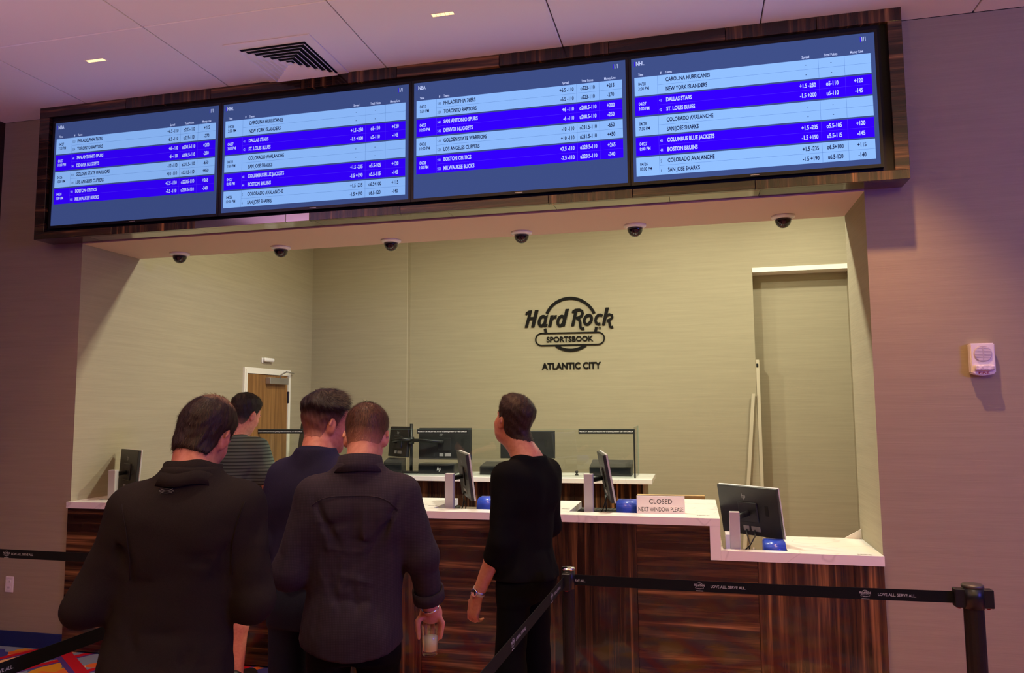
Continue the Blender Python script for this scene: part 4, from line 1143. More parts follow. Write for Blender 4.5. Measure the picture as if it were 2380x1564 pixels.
# ================================================================ PEOPLE
# bodies and clothes are grown from smoothly blended volumes and skinned by surface nets
class Field:
    def __init__(s, lo, hi, h):
        s.lo = np.array(lo, np.float32); s.h = h
        s.n = np.maximum(2, np.ceil((np.array(hi) - s.lo) / h).astype(int) + 1)
        s.g = np.full(s.n, 0.5, np.float32)
    def axes(s, a=None, b=None):
        a = a if a is not None else (0, 0, 0)
        b = b if b is not None else s.n
        X, Y, Z = [(s.lo[i] + s.h * np.arange(a[i], b[i], dtype=np.float32)) for i in range(3)]
        return X[:, None, None], Y[None, :, None], Z[None, None, :]
    def add(s, prim, k=0.02, infl=0.0):
        fn, lo, hi = prim
        m = k + infl + 3 * s.h
        a = np.clip(np.floor((np.array(lo) - m - s.lo) / s.h).astype(int), 0, s.n)
        b = np.clip(np.ceil((np.array(hi) + m - s.lo) / s.h).astype(int) + 1, 0, s.n)
        if np.any(b <= a):
            return s
        sl = tuple(slice(i, j) for i, j in zip(a, b))
        d = fn(*s.axes(a, b)) - infl
        g = s.g[sl]
        h_ = np.maximum(k - np.abs(g - d), 0) / k
        s.g[sl] = np.minimum(g, d) - h_ * h_ * k * 0.25
        return s
    def nets(s):
        g = s.g; S = g < 0
        n = s.n
        c = np.zeros(n - 1, np.int8)
        for i in (0, 1):
            for j in (0, 1):
                for k in (0, 1):
                    c += S[i:n[0] - 1 + i, j:n[1] - 1 + j, k:n[2] - 1 + k]
        act = (c > 0) & (c < 8)
        idx = np.argwhere(act)
        num = np.full(n - 1, -1, np.int32)
        num[act] = np.arange(len(idx))
        acc = np.zeros((len(idx), 3), np.float32); cnt = np.zeros(len(idx), np.float32)
        I, J, K = idx.T
        for ax in range(3):
            o1, o2 = [q for q in range(3) if q != ax]
            for a in (0, 1):
                for b in (0, 1):
                    off = [0, 0, 0]; off[o1] = a; off[o2] = b
                    p = g[I + off[0], J + off[1], K + off[2]]
                    of2 = list(off); of2[ax] = 1
                    q = g[I + of2[0], J + of2[1], K + of2[2]]
                    m = (p < 0) != (q < 0)
                    t = np.where(m, p / np.where(m, p - q, 1), 0)
                    v = np.zeros((len(idx), 3), np.float32)
                    v[:, ax] = t; v[:, o1] = a; v[:, o2] = b
                    acc += v * m[:, None]; cnt += m
        V = s.lo + s.h * (idx + acc / np.maximum(cnt, 1)[:, None])
        F = []
        for ax in range(3):
            o1, o2 = (ax + 1) % 3, (ax + 2) % 3
            A = [slice(None)] * 3; B = [slice(None)] * 3
            A[ax] = slice(0, -1); B[ax] = slice(1, None)
            a_, b_ = S[tuple(A)], S[tuple(B)]
            e = np.argwhere(a_ != b_)
            e = e[(e[:, o1] > 0) & (e[:, o2] > 0) & (e[:, o1] < n[o1] - 1) & (e[:, o2] < n[o2] - 1)]
            sgn = a_[tuple(e.T)]
            def cell(d1, d2):
                q = e.copy(); q[:, o1] -= d1; q[:, o2] -= d2
                return num[tuple(q.T)]
            f = np.stack([cell(1, 1), cell(0, 1), cell(0, 0), cell(1, 0)], 1)
            f[~sgn] = f[~sgn][:, ::-1]
            F.append(f)
        return V, np.concatenate(F)

def ell(c, r, R=None):
    c = np.array(c, np.float32); r = np.array(r, np.float32)
    def fn(X, Y, Z):
        x, y, z = X - c[0], Y - c[1], Z - c[2]
        if R is not None:
            x, y, z = (R[0][0] * x + R[1][0] * y + R[2][0] * z, R[0][1] * x + R[1][1] * y + R[2][1] * z, R[0][2] * x + R[1][2] * y + R[2][2] * z)
        k0 = np.sqrt((x / r[0]) ** 2 + (y / r[1]) ** 2 + (z / r[2]) ** 2)
        k1 = np.sqrt((x / r[0] ** 2) ** 2 + (y / r[1] ** 2) ** 2 + (z / r[2] ** 2) ** 2)
        return k0 * (k0 - 1) / np.maximum(k1, 1e-6)
    m = r.max() if R is not None else r
    return fn, c - m, c + m

def rc(a, b, r1, r2):
    a = np.array(a, np.float32); b = np.array(b, np.float32)
    ba = b - a; l2 = float(ba @ ba); rr = r1 - r2; a2 = l2 - rr * rr; il2 = 1 / max(l2, 1e-9)
    def fn(X, Y, Z):
        x, y, z = X - a[0], Y - a[1], Z - a[2]
        yy = x * ba[0] + y * ba[1] + z * ba[2]
        zz = yy - l2
        x2 = (x * x + y * y + z * z) * l2 * 1.0 - yy * yy
        x2 = np.maximum(x2, 0) * 1.0          # |p x ba|^2
        y2 = yy * yy * l2; z2 = zz * zz * l2
        k = np.sign(rr) * rr * rr * x2 * l2
        x2l = x2 * l2
        d = (np.sqrt(np.maximum(x2l * a2 * il2, 0)) + yy * rr) * il2 - r1
        c1 = np.sign(zz) * a2 * z2 > np.sign(rr) * rr * rr * x2l
        c2 = np.sign(yy) * a2 * y2 < np.sign(rr) * rr * rr * x2l
        d = np.where(c1, np.sqrt(x2l + z2) * il2 - r2, np.where(c2, np.sqrt(x2l + y2) * il2 - r1, d))
        return d
    r = max(r1, r2)
    return fn, np.minimum(a, b) - r, np.maximum(a, b) + r

def loft(keys, p=2.3, cap=True):
    K = np.array(sorted(keys), np.float32)
    def fn(X, Y, Z):
        z = Z.ravel()
        zi = np.clip(z, K[0, 0], K[-1, 0])
        def ip(c):
            v = np.interp(zi, K[:, 0], K[:, c])
            # light smoothing of the profile
            w = max(1, int(0.03 / max(1e-4, (z[1] - z[0]) if len(z) > 1 else 0.01)))
            if len(v) > 2 * w + 1:
                q = np.pad(v, w, mode='edge'); v = np.convolve(q, np.ones(2 * w + 1) / (2 * w + 1), 'valid')
            return v[None, None, :].astype(np.float32)
        cx, cy, rx, ry = ip(1), ip(2), ip(3), ip(4)
        q = (np.abs((X - cx) / rx) ** p + np.abs((Y - cy) / ry) ** p) ** (1 / p)
        d = (q - 1) * np.minimum(rx, ry)
        out = np.maximum(K[0, 0] - Z, Z - K[-1, 0])
        return np.maximum(d, out)
    lo = np.array([(K[:, 1] - K[:, 3]).min(), (K[:, 2] - K[:, 4]).min(), K[0, 0]])
    hi = np.array([(K[:, 1] + K[:, 3]).max(), (K[:, 2] + K[:, 4]).max(), K[-1, 0]])
    return fn, lo, hi

def waves(seed, n=7, fh=16, fv=7):
    r = np.random.default_rng(seed)
    W = [(r.normal(0, fh), r.normal(0, fh), r.normal(0, fv), r.uniform(0, 6.28), r.uniform(0.5, 1)) for _ in range(n)]
    def fn(X, Y, Z):
        o = 0
        for a, b, c, ph, am in W:
            o = o + am * np.sin(a * X + b * Y + c * Z + ph)
        return o / n ** 0.5
    return fn

def rotm(yaw, pitch, roll=0.0):
    return np.array((Matrix.Rotation(yaw, 3, 'Z') @ Matrix.Rotation(pitch, 3, 'X') @ Matrix.Rotation(roll, 3, 'Y')))

def np_mesh(name, V, F, mat, smooth=True, attr=None):
    me = bpy.data.meshes.new(name)
    F = F[(F >= 0).all(1)]
    me.vertices.add(len(V)); me.vertices.foreach_set('co', np.ascontiguousarray(V, np.float32).ravel())
    me.loops.add(F.size); me.loops.foreach_set('vertex_index', np.ascontiguousarray(F, np.int32).ravel())
    me.polygons.add(len(F))
    me.polygons.foreach_set('loop_start', np.arange(len(F), dtype=np.int32) * F.shape[1])
    me.update(calc_edges=True)
    me.validate()
    if smooth:
        me.polygons.foreach_set('use_smooth', np.ones(len(me.polygons), bool))
    if attr is not None:
        a = me.attributes.new('tone', 'FLOAT', 'POINT')
        a.data.foreach_set('value', np.ascontiguousarray(attr, np.float32))
    me.materials.append(mat)
    return me

def relax(V, F, it=2, w=0.5):
    n = len(V)
    E = np.concatenate([F[:, [0, 1]], F[:, [1, 2]], F[:, [2, 3]], F[:, [3, 0]]])
    for _ in range(it):
        s = np.zeros_like(V); c = np.zeros(n, np.float32)
        for a, b in ((0, 1), (1, 0)):
            for q in range(3):
                s[:, q] += np.bincount(E[:, a], V[E[:, b], q], n)
            c += np.bincount(E[:, a], minlength=n)
        V = V + w * (s / np.maximum(c, 1)[:, None] - V)
    return V

def v3(*a):
    return np.array(a, np.float32)

# ---- materials for people
def skin_mat(name, col, col2):
    m = pm(name, col, 0.48, spec=0.4, sss=0.12, noise=((55, 55, 55), col2), bump=((420, 420, 420), 0.08, 0.001))
    return m
def hair_mat(name, dark, light, skin):
    m = pm(name, dark, 0.55, spec=0.35)
    nt = m.node_tree; p = nt.nodes['Principled BSDF']
    tc = nt.nodes.new('ShaderNodeTexCoord')
    mp = nt.nodes.new('ShaderNodeMapping'); mp.inputs['Scale'].default_value = (260, 260, 40)
    n = nt.nodes.new('ShaderNodeTexNoise'); n.inputs['Scale'].default_value = 1; n.inputs['Detail'].default_value = 3
    nt.links.new(tc.outputs['Object'], mp.inputs[0]); nt.links.new(mp.outputs[0], n.inputs['Vector'])
    r = nt.nodes.new('ShaderNodeValToRGB')
    r.color_ramp.elements[0].position = 0.35; r.color_ramp.elements[0].color = dark
    r.color_ramp.elements[1].position = 0.7; r.color_ramp.elements[1].color = light
    nt.links.new(n.outputs['Fac'], r.inputs['Fac'])
    at = nt.nodes.new('ShaderNodeAttribute'); at.attribute_name = 'tone'
    mx = nt.nodes.new('ShaderNodeMix'); mx.data_type = 'RGBA'
    nt.links.new(at.outputs['Fac'], mx.inputs['Factor'])
    nt.links.new(r.outputs['Color'], mx.inputs[6]); mx.inputs[7].default_value = skin
    nt.links.new(mx.outputs[2], p.inputs['Base Color'])
    b = nt.nodes.new('ShaderNodeBump'); b.inputs['Strength'].default_value = 0.5; b.inputs['Distance'].default_value = 0.002
    nt.links.new(n.outputs['Fac'], b.inputs['Height']); nt.links.new(b.outputs['Normal'], p.inputs['Normal'])
    return m
SKIN = skin_mat('skin', lin(208, 142, 116), lin(196, 126, 102))
SKIN2 = skin_mat('skin_ruddy', lin(200, 130, 108), lin(186, 112, 92))
SK = lin(190, 130, 108)
M_EYE = pm('eye_white', (0.8, 0.78, 0.75, 1), 0.2)
M_IRIS = pm('eye_iris', (0.03, 0.02, 0.015, 1), 0.2)
def fabric(name, c1, c2, scale=(700, 700, 700), bump=0.4, rough=0.9, sheen=0.15):
    return pm(name, c1, rough, spec=0.08, sheen=sheen, noise=(scale, c2), bump=(scale, bump, 0.0015))
def checked(name, c1, c2):
    m = pm(name, c1, 0.85, spec=0.2, sheen=0.2, bump=((500, 500, 500), 0.3, 0.001))
    nt = m.node_tree; p = nt.nodes['Principled BSDF']
    tc = nt.nodes.new('ShaderNodeTexCoord')
    ch = nt.nodes.new('ShaderNodeTexBrick')
    ch.offset = 0.0
    mp = nt.nodes.new('ShaderNodeMapping'); mp.inputs['Rotation'].default_value = (math.pi / 2, 0, 0)
    nt.links.new(tc.outputs['Object'], mp.inputs[0]); nt.links.new(mp.outputs[0], ch.inputs['Vector'])
    ch.inputs['Scale'].default_value = 1.0
    ch.inputs['Brick Width'].default_value = 0.0055; ch.inputs['Row Height'].default_value = 0.0055; ch.inputs['Mortar Size'].default_value = 0.0010
    ch.inputs['Color1'].default_value = c1; ch.inputs['Color2'].default_value = c1; ch.inputs['Mortar'].default_value = c2
    nt.links.new(ch.outputs['Color'], p.inputs['Base Color'])
    return m
def striped(name, c1, c2, pitch):
    m = pm(name, c1, 0.9, spec=0.15, sheen=0.2, bump=((500, 500, 500), 0.3, 0.001))
    nt = m.node_tree; p = nt.nodes['Principled BSDF']
    tc = nt.nodes.new('ShaderNodeTexCoord')
    sp = nt.nodes.new('ShaderNodeSeparateXYZ'); nt.links.new(tc.outputs['Object'], sp.inputs[0])
    ml = nt.nodes.new('ShaderNodeMath'); ml.operation = 'MULTIPLY'; ml.inputs[1].default_value = 1 / pitch
    nt.links.new(sp.outputs['Z'], ml.inputs[0])
    fr = nt.nodes.new('ShaderNodeMath'); fr.operation = 'FRACT'; nt.links.new(ml.outputs[0], fr.inputs[0])
    r = nt.nodes.new('ShaderNodeValToRGB')
    r.color_ramp.elements[0].position = 0.56; r.color_ramp.elements[0].color = c1
    r.color_ramp.elements[1].position = 0.68; r.color_ramp.elements[1].color = c2
    nt.links.new(fr.outputs[0], r.inputs['Fac']); nt.links.new(r.outputs['Color'], p.inputs['Base Color'])
    return m
M_SHOE = pm('dark_shoe', (0.02, 0.018, 0.018, 1), 0.5)
M_SOLE = pm('pale_sole', (0.5, 0.48, 0.46, 1), 0.6)

def hand_prims(W, d, n, s, curl, k=1.0, spread=0.0):
    """hand from wrist W, d along the fingers, n out of the palm, s towards the thumb; returns blended volumes"""
    W, d, n, s = [np.array(q, np.float32) for q in (W, d, n, s)]
    P = []
    Rm = np.stack([s, n, d], 1)
    P.append((ell(W + d * 0.052 * k, (0.041 * k, 0.017 * k, 0.056 * k), Rm), 0.012))
    P.append((rc(W - d * 0.01, W + d * 0.03 * k, 0.024 * k, 0.025 * k), 0.02))
    P.append((ell(W + d * 0.035 * k + s * 0.022 * k + n * 0.010 * k, (0.018 * k, 0.016 * k, 0.030 * k), Rm), 0.012))
    for q, (o, L) in enumerate(((0.028, 0.92), (0.0095, 1.0), (-0.0095, 0.94), (-0.027, 0.76))):
        a = W + d * (0.092 - 0.004 * abs(q - 1)) * k + s * o * k
        ang = 0.0
        for j, (ln_, r0, r1) in enumerate(((0.043, 0.0092, 0.0082), (0.026, 0.0082, 0.0074), (0.021, 0.0074, 0.0062))):
            ang += curl[q][j] if isinstance(curl[0], (tuple, list)) else curl[j]
            dr = d * math.cos(ang) + n * math.sin(ang) + s * spread * (1.5 - q) * 0.1
            b = a + dr * ln_ * L * k
            P.append((rc(a, b, r0 * k, r1 * k), 0.004))
            a = b
    a = W + d * 0.028 * k + s * 0.030 * k + n * 0.008
    for j, (ln_, r0, r1, mix) in enumerate(((0.042, 0.0125, 0.0105, (0.62, 0.62, 0.42)), (0.031, 0.0105, 0.0095, (0.85, 0.25, 0.45)), (0.025, 0.0095, 0.007, (0.95, 0.0, 0.40)))):
        dr = d * mix[0] + s * mix[1] + n * mix[2]
        dr = dr / np.linalg.norm(dr)
        b = a + dr * ln_ * k
        P.append((rc(a, b, r0 * k, r1 * k), 0.006))
        a = b
    return P

def head_prims(c, R, k=1.0, neck=None):
    h = lambda x, y, z: np.array(c, np.float32) + R @ v3(x * k, y * k, z * k)
    P = [(ell(h(0, -0.014, 0.034), (0.0765 * k, 0.098 * k, 0.086 * k), R), 0.02),
         (ell(h(0, 0.030, -0.030), (0.063 * k, 0.062 * k, 0.080 * k), R), 0.03),
         (ell(h(0, 0.020, -0.066), (0.059 * k, 0.060 * k, 0.045 * k), R), 0.03),
         (rc(h(0, 0.045, -0.085), h(0, 0.072, -0.100), 0.035 * k, 0.020 * k), 0.025),
         (ell(h(0, 0.078, 0.020), (0.048 * k, 0.016 * k, 0.012 * k), R), 0.012),
         (rc(h(0, 0.086, 0.008), h(0, 0.108, -0.030), 0.009 * k, 0.0135 * k), 0.010),
         (ell(h(0.013, 0.096, -0.034), (0.009 * k, 0.010 * k, 0.008 * k), R), 0.006),
         (ell(h(-0.013, 0.096, -0.034), (0.009 * k, 0.010 * k, 0.008 * k), R), 0.006),
         (ell(h(0, 0.088, -0.060), (0.024 * k, 0.011 * k, 0.006 * k), R), 0.006),
         (ell(h(0, 0.086, -0.071), (0.021 * k, 0.011 * k, 0.007 * k), R), 0.006),
         (ell(h(0.042, 0.060, -0.028), (0.018 * k, 0.016 * k, 0.020 * k), R), 0.02),
         (ell(h(-0.042, 0.060, -0.028), (0.018 * k, 0.016 * k, 0.020 * k), R), 0.02)]
    for s_ in (-1, 1):
        Re = R @ rotm(-s_ * 0.45, 0.12)
        P.append((ell(h(s_ * 0.081, -0.008, -0.008), (0.0065 * k, 0.020 * k, 0.031 * k), Re), 0.006))
        P.append((rc(h(s_ * 0.086, -0.016, 0.018), h(s_ * 0.088, -0.022, -0.006), 0.0055 * k, 0.0055 * k), 0.004))
        P.append((ell(h(s_ * 0.077, 0.0, -0.034), (0.006 * k, 0.009 * k, 0.010 * k), Re), 0.006))
    if neck is not None:
        P.append((rc(h(0, -0.030, -0.045), neck, 0.056 * k, 0.064 * k), 0.035))
        P.append((rc(h(0, 0.010, -0.075), v3(*neck) + v3(0, 0.02, 0), 0.046 * k, 0.055 * k), 0.03))
    return P

HZ = lambda ys, zs: (lambda y: np.interp(y, ys, zs))
def make_hair(c, R, k, neck, style, h=0.0045):
    c = np.array(c, np.float32)
    lo = c - 0.17 * k; hi = c + 0.19 * k
    F = Field(lo, hi, h)
    for p_, kk in head_prims(c, R, k, neck)[:2]:
        F.add(p_, kk)
    F.add(head_prims(c, R, k, neck)[-2][0], 0.035)
    X, Y, Z = F.axes()
    x, y, z = X - c[0], Y - c[1], Z - c[2]
    lx = (R[0][0] * x + R[1][0] * y + R[2][0] * z) / k
    ly = (R[0][1] * x + R[1][1] * y + R[2][1] * z) / k
    lz = (R[0][2] * x + R[1][2] * y + R[2][2] * z) / k
    ss = lambda a, b, t: np.clip((t - a) / (b - a), 0, 1) ** 2 * (3 - 2 * np.clip((t - a) / (b - a), 0, 1))
    tt = style['side'] + (style['top'] - style['side']) * ss(style.get('t0', 0.02), style.get('t1', 0.085), lz)
    tt = tt + style.get('quiff', 0) * np.exp(-(((ly - 0.055) / 0.035) ** 2 + ((lz - 0.10) / 0.035) ** 2 + (lx / 0.05) ** 2))
    wv = waves(style.get('seed', 1), 8, 140, 90)
    tt = tt + style.get('rough', 0.0015) * wv(lx, ly, lz)
    line = np.interp(ly, style['ys'], style['zs']).astype(np.float32)
    tp = style.get('taper', 0.035)
    tt = tt * np.clip((lz - line) / tp, 0.12, 1.0)
    edge = (line - lz) + 0.004 * wv(lx * 0.6, ly * 0.6, lz * 0.6)
    d = np.maximum(F.g - tt * k, edge * 0.8 * k)
    for s_ in (-1, 1):
        e = np.sqrt(((lx - s_ * 0.086) / 0.9) ** 2 + ((ly + 0.006) / 0.8) ** 2 + ((lz + 0.012) / 1.15) ** 2) - 0.030
        d = np.maximum(d, -e * k)
    F.g = d.astype(np.float32)
    V, Fc = F.nets()
    V = relax(V, Fc, 1, 0.4)
    L = ((V - c) @ R) / k
    tone = style['tone'](L) if 'tone' in style else np.zeros(len(L))
    # strands
    nrm = np.zeros_like(V)
    a = V[Fc[:, 1]] - V[Fc[:, 0]]; b = V[Fc[:, 2]] - V[Fc[:, 0]]
    fn = np.cross(a, b)
    for q in range(4):
        for ax in range(3):
            nrm[:, ax] += np.bincount(Fc[:, q], fn[:, ax], len(V))
    nrm /= np.maximum(np.linalg.norm(nrm, axis=1, keepdims=True), 1e-9)
    Ln = nrm @ R
    r = np.random.default_rng(style.get('seed', 1))
    ok = np.where((tone < 0.75) & (L[:, 2] > np.interp(L[:, 1], style['ys'], style['zs']) - 0.002))[0]
    pick = r.choice(ok, int(style.get('strands', 3500) * 1.5))
    P0 = L[pick] + r.normal(0, 0.0022, (len(pick), 3)); N0 = Ln[pick]
    crown = np.array(style.get('crown', (0, -0.05, 0.13)))
    fl = P0 - crown
    fl = fl - N0 * (fl * N0).sum(1, keepdims=True)
    fl /= np.maximum(np.linalg.norm(fl, axis=1, keepdims=True), 1e-6)
    fl += r.normal(0, 0.15, fl.shape) + np.array(style.get('flow', (0, 0, 0)))
    topw = np.clip((P0[:, 2] - 0.02) / 0.07, 0, 1)[:, None]
    ln_ = (style.get('len_side', 0.010) + (style.get('len_top', 0.022) - style.get('len_side', 0.010)) * topw) * r.uniform(0.6, 1.3, (len(pick), 1))
    tip = P0 + fl * ln_ + N0 * ln_ * style.get('lift', 0.25)
    side = np.cross(fl, N0); side /= np.maximum(np.linalg.norm(side, axis=1, keepdims=True), 1e-6)
    wd = 0.00055
    T = np.stack([P0 - side * wd - N0 * 0.001, P0 + side * wd - N0 * 0.001, tip], 1).reshape(-1, 3)
    TV = c + (T * k) @ R.T
    TF = np.arange(len(TV)).reshape(-1, 3)
    return V, Fc, tone, TV, TF, np.repeat(tone[pick], 3)

def build_person(label, loc, yaw, H, head, arms, torso, pants, style, skin, shirt_m, pants_m, hair_m, hem=0.93, lean=(0, 0), seed=1,
                 sleeve=(1.0, 1.0), fold=0.006, legs=None, shoes=M_SHOE, shorts=None, h_shirt=0.009, shirt_infl=0.012, hands=None, neck_open=1.50, h_body=0.006, creases=()):
    k = H / 1.78
    t = thing('person', label, 'person', loc, yaw, 'men in the betting queue')
    hc = v3(*head['c']); R = rotm(head.get('yaw', 0), head.get('pitch', 0), head.get('roll', 0))
    neck = v3(0, -0.025, 1.47)
    legs = legs or {s_: ((s_ * 0.082, 0.0, 0.88), (s_ * 0.105, 0.015, 0.49), (s_ * 0.11, -0.02, 0.085)) for s_ in (-1, 1)}
    def warp(V):
        V = V.copy()
        z = np.clip(V[:, 2] - 0.95, 0, None)
        V[:, 0] += lean[0] * z; V[:, 1] += lean[1] * z
        return V * k
    # --- body, one skin
    lo = v3(-0.52, -0.36, -0.005); hi = v3(0.52, 0.62, 1.86)
    pts_ = [hc + 0.16, hc - 0.16]
    for s_ in (-1, 1):
        pts_ += [v3(*q) for q in arms[s_][:3]]
    pts_ = np.array(pts_)
    lo = np.minimum(v3(-0.24, -0.22, -0.005), pts_.min(0) - 0.22); hi = np.maximum(v3(0.24, 0.24, 1.5), pts_.max(0) + 0.22)
    lo[2] = -0.005
    hi[2] = hc[2] + 0.16
    B = Field(lo, hi, h_body)
    B.add(loft([(z, cx, cy, rx * (0.86 if z > 1.1 else 0.74), ry * (0.86 if z > 1.1 else 0.74)) for z, cx, cy, rx, ry in torso if 0.88 < z < 1.46] + [(1.45, 0, -0.02, 0.075, 0.06)]), 0.02)
    for s_ in (-1, 1):
        sh, el, wr = [v3(*q) for q in arms[s_][:3]]
        B.add(rc(neck, sh, 0.042, 0.032), 0.04)
        B.add(rc(sh, el, 0.038, 0.033), 0.03)
        mid = el + (wr - el) * 0.3
        B.add(rc(el, mid, 0.034 if sleeve[0 if s_ < 0 else 1] > 1.5 else 0.041, 0.034 if sleeve[0 if s_ < 0 else 1] > 1.5 else 0.042), 0.02); B.add(rc(mid, wr, 0.034 if sleeve[0 if s_ < 0 else 1] > 1.5 else 0.042, 0.027), 0.02)
        hd = arms[s_][3]
        for p_, kk in (hd if hd is not None else hand_prims(wr, (wr - el) / np.linalg.norm(wr - el), (-s_ * 0.0, 0, -1), (-s_, 0, 0), (0.35, 0.5, 0.4))):
            B.add(p_, kk)
        hp, kn, an = [v3(*q) for q in legs[s_]]
        lk = 1.0 if shorts is not None else 0.8
        B.add(rc(hp, kn, 0.058, 0.052 * lk), 0.03)
        ca = kn + (an - kn) * 0.3 + v3(0, -0.012, 0)
        B.add(rc(kn, ca, 0.052 * lk, 0.055 * lk), 0.03); B.add(rc(ca, an, 0.055 * lk, 0.035), 0.03)
        B.add(ell(an + v3(0, 0.06, -0.045), (0.042, 0.115, 0.034)), 0.03)
    for p_, kk in head_prims(hc, R, head.get('k', 1.0), neck):
        B.add(p_, kk)
    V, F = B.nets()
    obj('body', np_mesh('body', warp(relax(V, F, 1, 0.4)), F, skin), t)
    # --- eyes
    hk = head.get('k', 1.0)
    for s_ in (-1, 1):
        mb = MB(); bmesh.ops.create_uvsphere(mb.bm, u_segments=12, v_segments=8, radius=0.0115 * hk)
        me = mb.mesh('eye', M_EYE, True)
        q = warp((hc + R @ v3(s_ * 0.030, 0.0725, 0.004) * hk)[None])[0]
        e_ = obj('eye', me, t, tuple(q))
        mb = MB(); bmesh.ops.create_uvsphere(mb.bm, u_segments=10, v_segments=6, radius=0.006 * hk)
        q2 = warp((hc + R @ v3(s_ * 0.030, 0.0800, 0.004) * hk)[None])[0]
        obj('iris', mb.mesh('iris', M_IRIS, True), e_, tuple(q2 - q))
        br = [warp((hc + R @ v3(s_ * (0.014 + 0.034 * i / 4), 0.091 - 0.018 * (i / 4) ** 2, 0.024 + 0.005 * math.sin(math.pi * i / 4)) * hk)[None])[0] for i in range(5)]
        part('eyebrow', MB().tube([tuple(q) for q in br], [0.002, 0.0035, 0.0035, 0.003, 0.0015], 6), hair_m, t, True)
    # --- hair
    HV, HF, tone, TV, TF, tt = make_hair(hc, R, hk, neck, style)
    hr = obj('hair', np_mesh('hair', warp(HV), HF, hair_m, True, tone), t)
    st = obj('hair_strands', np_mesh('hair_strands', warp(TV), TF, hair_m, False, tt), hr)
    st['kind'] = 'stuff'
    # --- shirt
    lo2 = np.minimum(np.array([[-0.27, -0.24, hem - 0.03]]), pts_[2:].min(0)[None] - 0.13)[0]; hi2 = np.maximum(np.array([[0.27, 0.26, 1.6]]), pts_[2:].max(0)[None] + 0.13)[0]
    hi2[2] = 1.60
    S = Field(lo2, hi2, h_shirt)
    S.add(loft([q for q in torso]), 0.02)
    for s_ in (-1, 1):
        sh, el, wr = [v3(*q) for q in arms[s_][:3]]
        tee = torso[-1][0] < 1.50
        S.add(rc(neck + v3(s_ * (0.05 if tee else 0.02), -0.005, -0.025 if tee else 0.0), sh + v3(0, 0, 0.0), 0.040 if tee else 0.048, 0.050), 0.05, shirt_infl * 0.5)
        S.add(ell(v3(s_ * 0.09, -0.075, 1.33), (0.075, 0.045, 0.10)), 0.05)
        sl = sleeve[0 if s_ < 0 else 1]
        if sl <= 1.0:
            S.add(rc(sh, sh + (el - sh) * sl, 0.056, 0.058), 0.045, shirt_infl)
        else:
            S.add(rc(sh, el, 0.055, 0.046), 0.045, shirt_infl)
            e2 = el + (wr - el) * (sl - 1.0)
            S.add(rc(el, e2, 0.046, 0.046 - 0.010 * (sl - 1.0)), 0.03, shirt_infl)
    X, Y, Z = S.axes()
    wv = waves(seed, 9, 20, 9); w2 = waves(seed + 50, 8, 55, 30)
    S.g = S.g + fold * (wv(X, Y, Z) + 0.45 * w2(X, Y, Z)) * np.clip((1.62 - Z) * 3, 0.25, 1.0)
    for (ca_, cb_, w_c, dep) in creases:
        ca_ = v3(*ca_); cb_ = v3(*cb_); bb = cb_ - ca_
        tt_ = np.clip(((X - ca_[0]) * bb[0] + (Y - ca_[1]) * bb[1] + (Z - ca_[2]) * bb[2]) / float(bb @ bb), 0, 1)
        d2 = (X - ca_[0] - tt_ * bb[0]) ** 2 + (Y - ca_[1] - tt_ * bb[1]) ** 2 + (Z - ca_[2] - tt_ * bb[2]) ** 2
        S.g = S.g + dep * (1.0 if abs(ca_[0]) < 0.2 else 0.8) * np.exp(-d2 / w_c ** 2) * np.sin(math.pi * np.clip(tt_ * 0.9 + 0.05, 0, 1))
    hemz = hem + 0.006 * wv(X * 0.5, Y * 0.5, Z * 0)
    if 'hem_curve' in style:
        hemz = hemz + style['hem_curve'] * (np.abs(X) / 0.19) ** 2
    cutoff = np.where(np.sqrt((X / 0.225) ** 2 + (Y / 0.30) ** 2) < 1, hemz - Z, -1.0)
    S.g = np.maximum(S.g, cutoff).astype(np.float32)
    # neck opening
    nk = np.sqrt((X / 0.072) ** 2 + ((Y + 0.012) / 0.070) ** 2) - 1
    S.g = np.maximum(S.g, np.minimum(-nk * 0.07, (Z - neck_open))).astype(np.float32) if neck_open else S.g
    SV, SF = S.nets()
    SV = relax(SV, SF, 1, 0.4)
    sh_o = obj('shirt', np_mesh('shirt', warp(SV), SF, shirt_m), t)
    # --- trousers
    P = Field((-0.26, -0.26, 0.0), (0.26, 0.30, hem + 0.10), 0.010)
    top_ = hem + 0.07
    P.add(loft([(0.80, 0, -0.005, 0.160, 0.105), (0.90, 0, -0.01, 0.160, 0.110), (1.0, 0, 0, 0.150, 0.105), (max(1.05, top_), 0, 0, 0.150, 0.105)]), 0.02)
    for s_ in (-1, 1):
        hp, kn, an = [v3(*q) for q in legs[s_]]
        P.add(ell(v3(s_ * 0.070, -0.045, 0.90), (0.075, 0.075, 0.09)), 0.05)
        P.add(rc(hp, kn, 0.084, 0.070), 0.03)
        if shorts is None:
            P.add(rc(kn, an, 0.072, 0.060), 0.04)
        else:
            P.g = P.g
    X, Y, Z = P.axes()
    P.g = P.g + 0.0045 * waves(seed + 9, 8, 24, 16)(X, Y, Z)
    P.g = np.maximum(P.g, np.maximum(Z - top_, (0.035 if shorts is None else shorts) - Z)).astype(np.float32)
    PV, PF = P.nets()
    tr = obj('trousers' if shorts is None else 'shorts', np_mesh('trousers', warp(relax(PV, PF, 1, 0.4)), PF, pants_m), t)
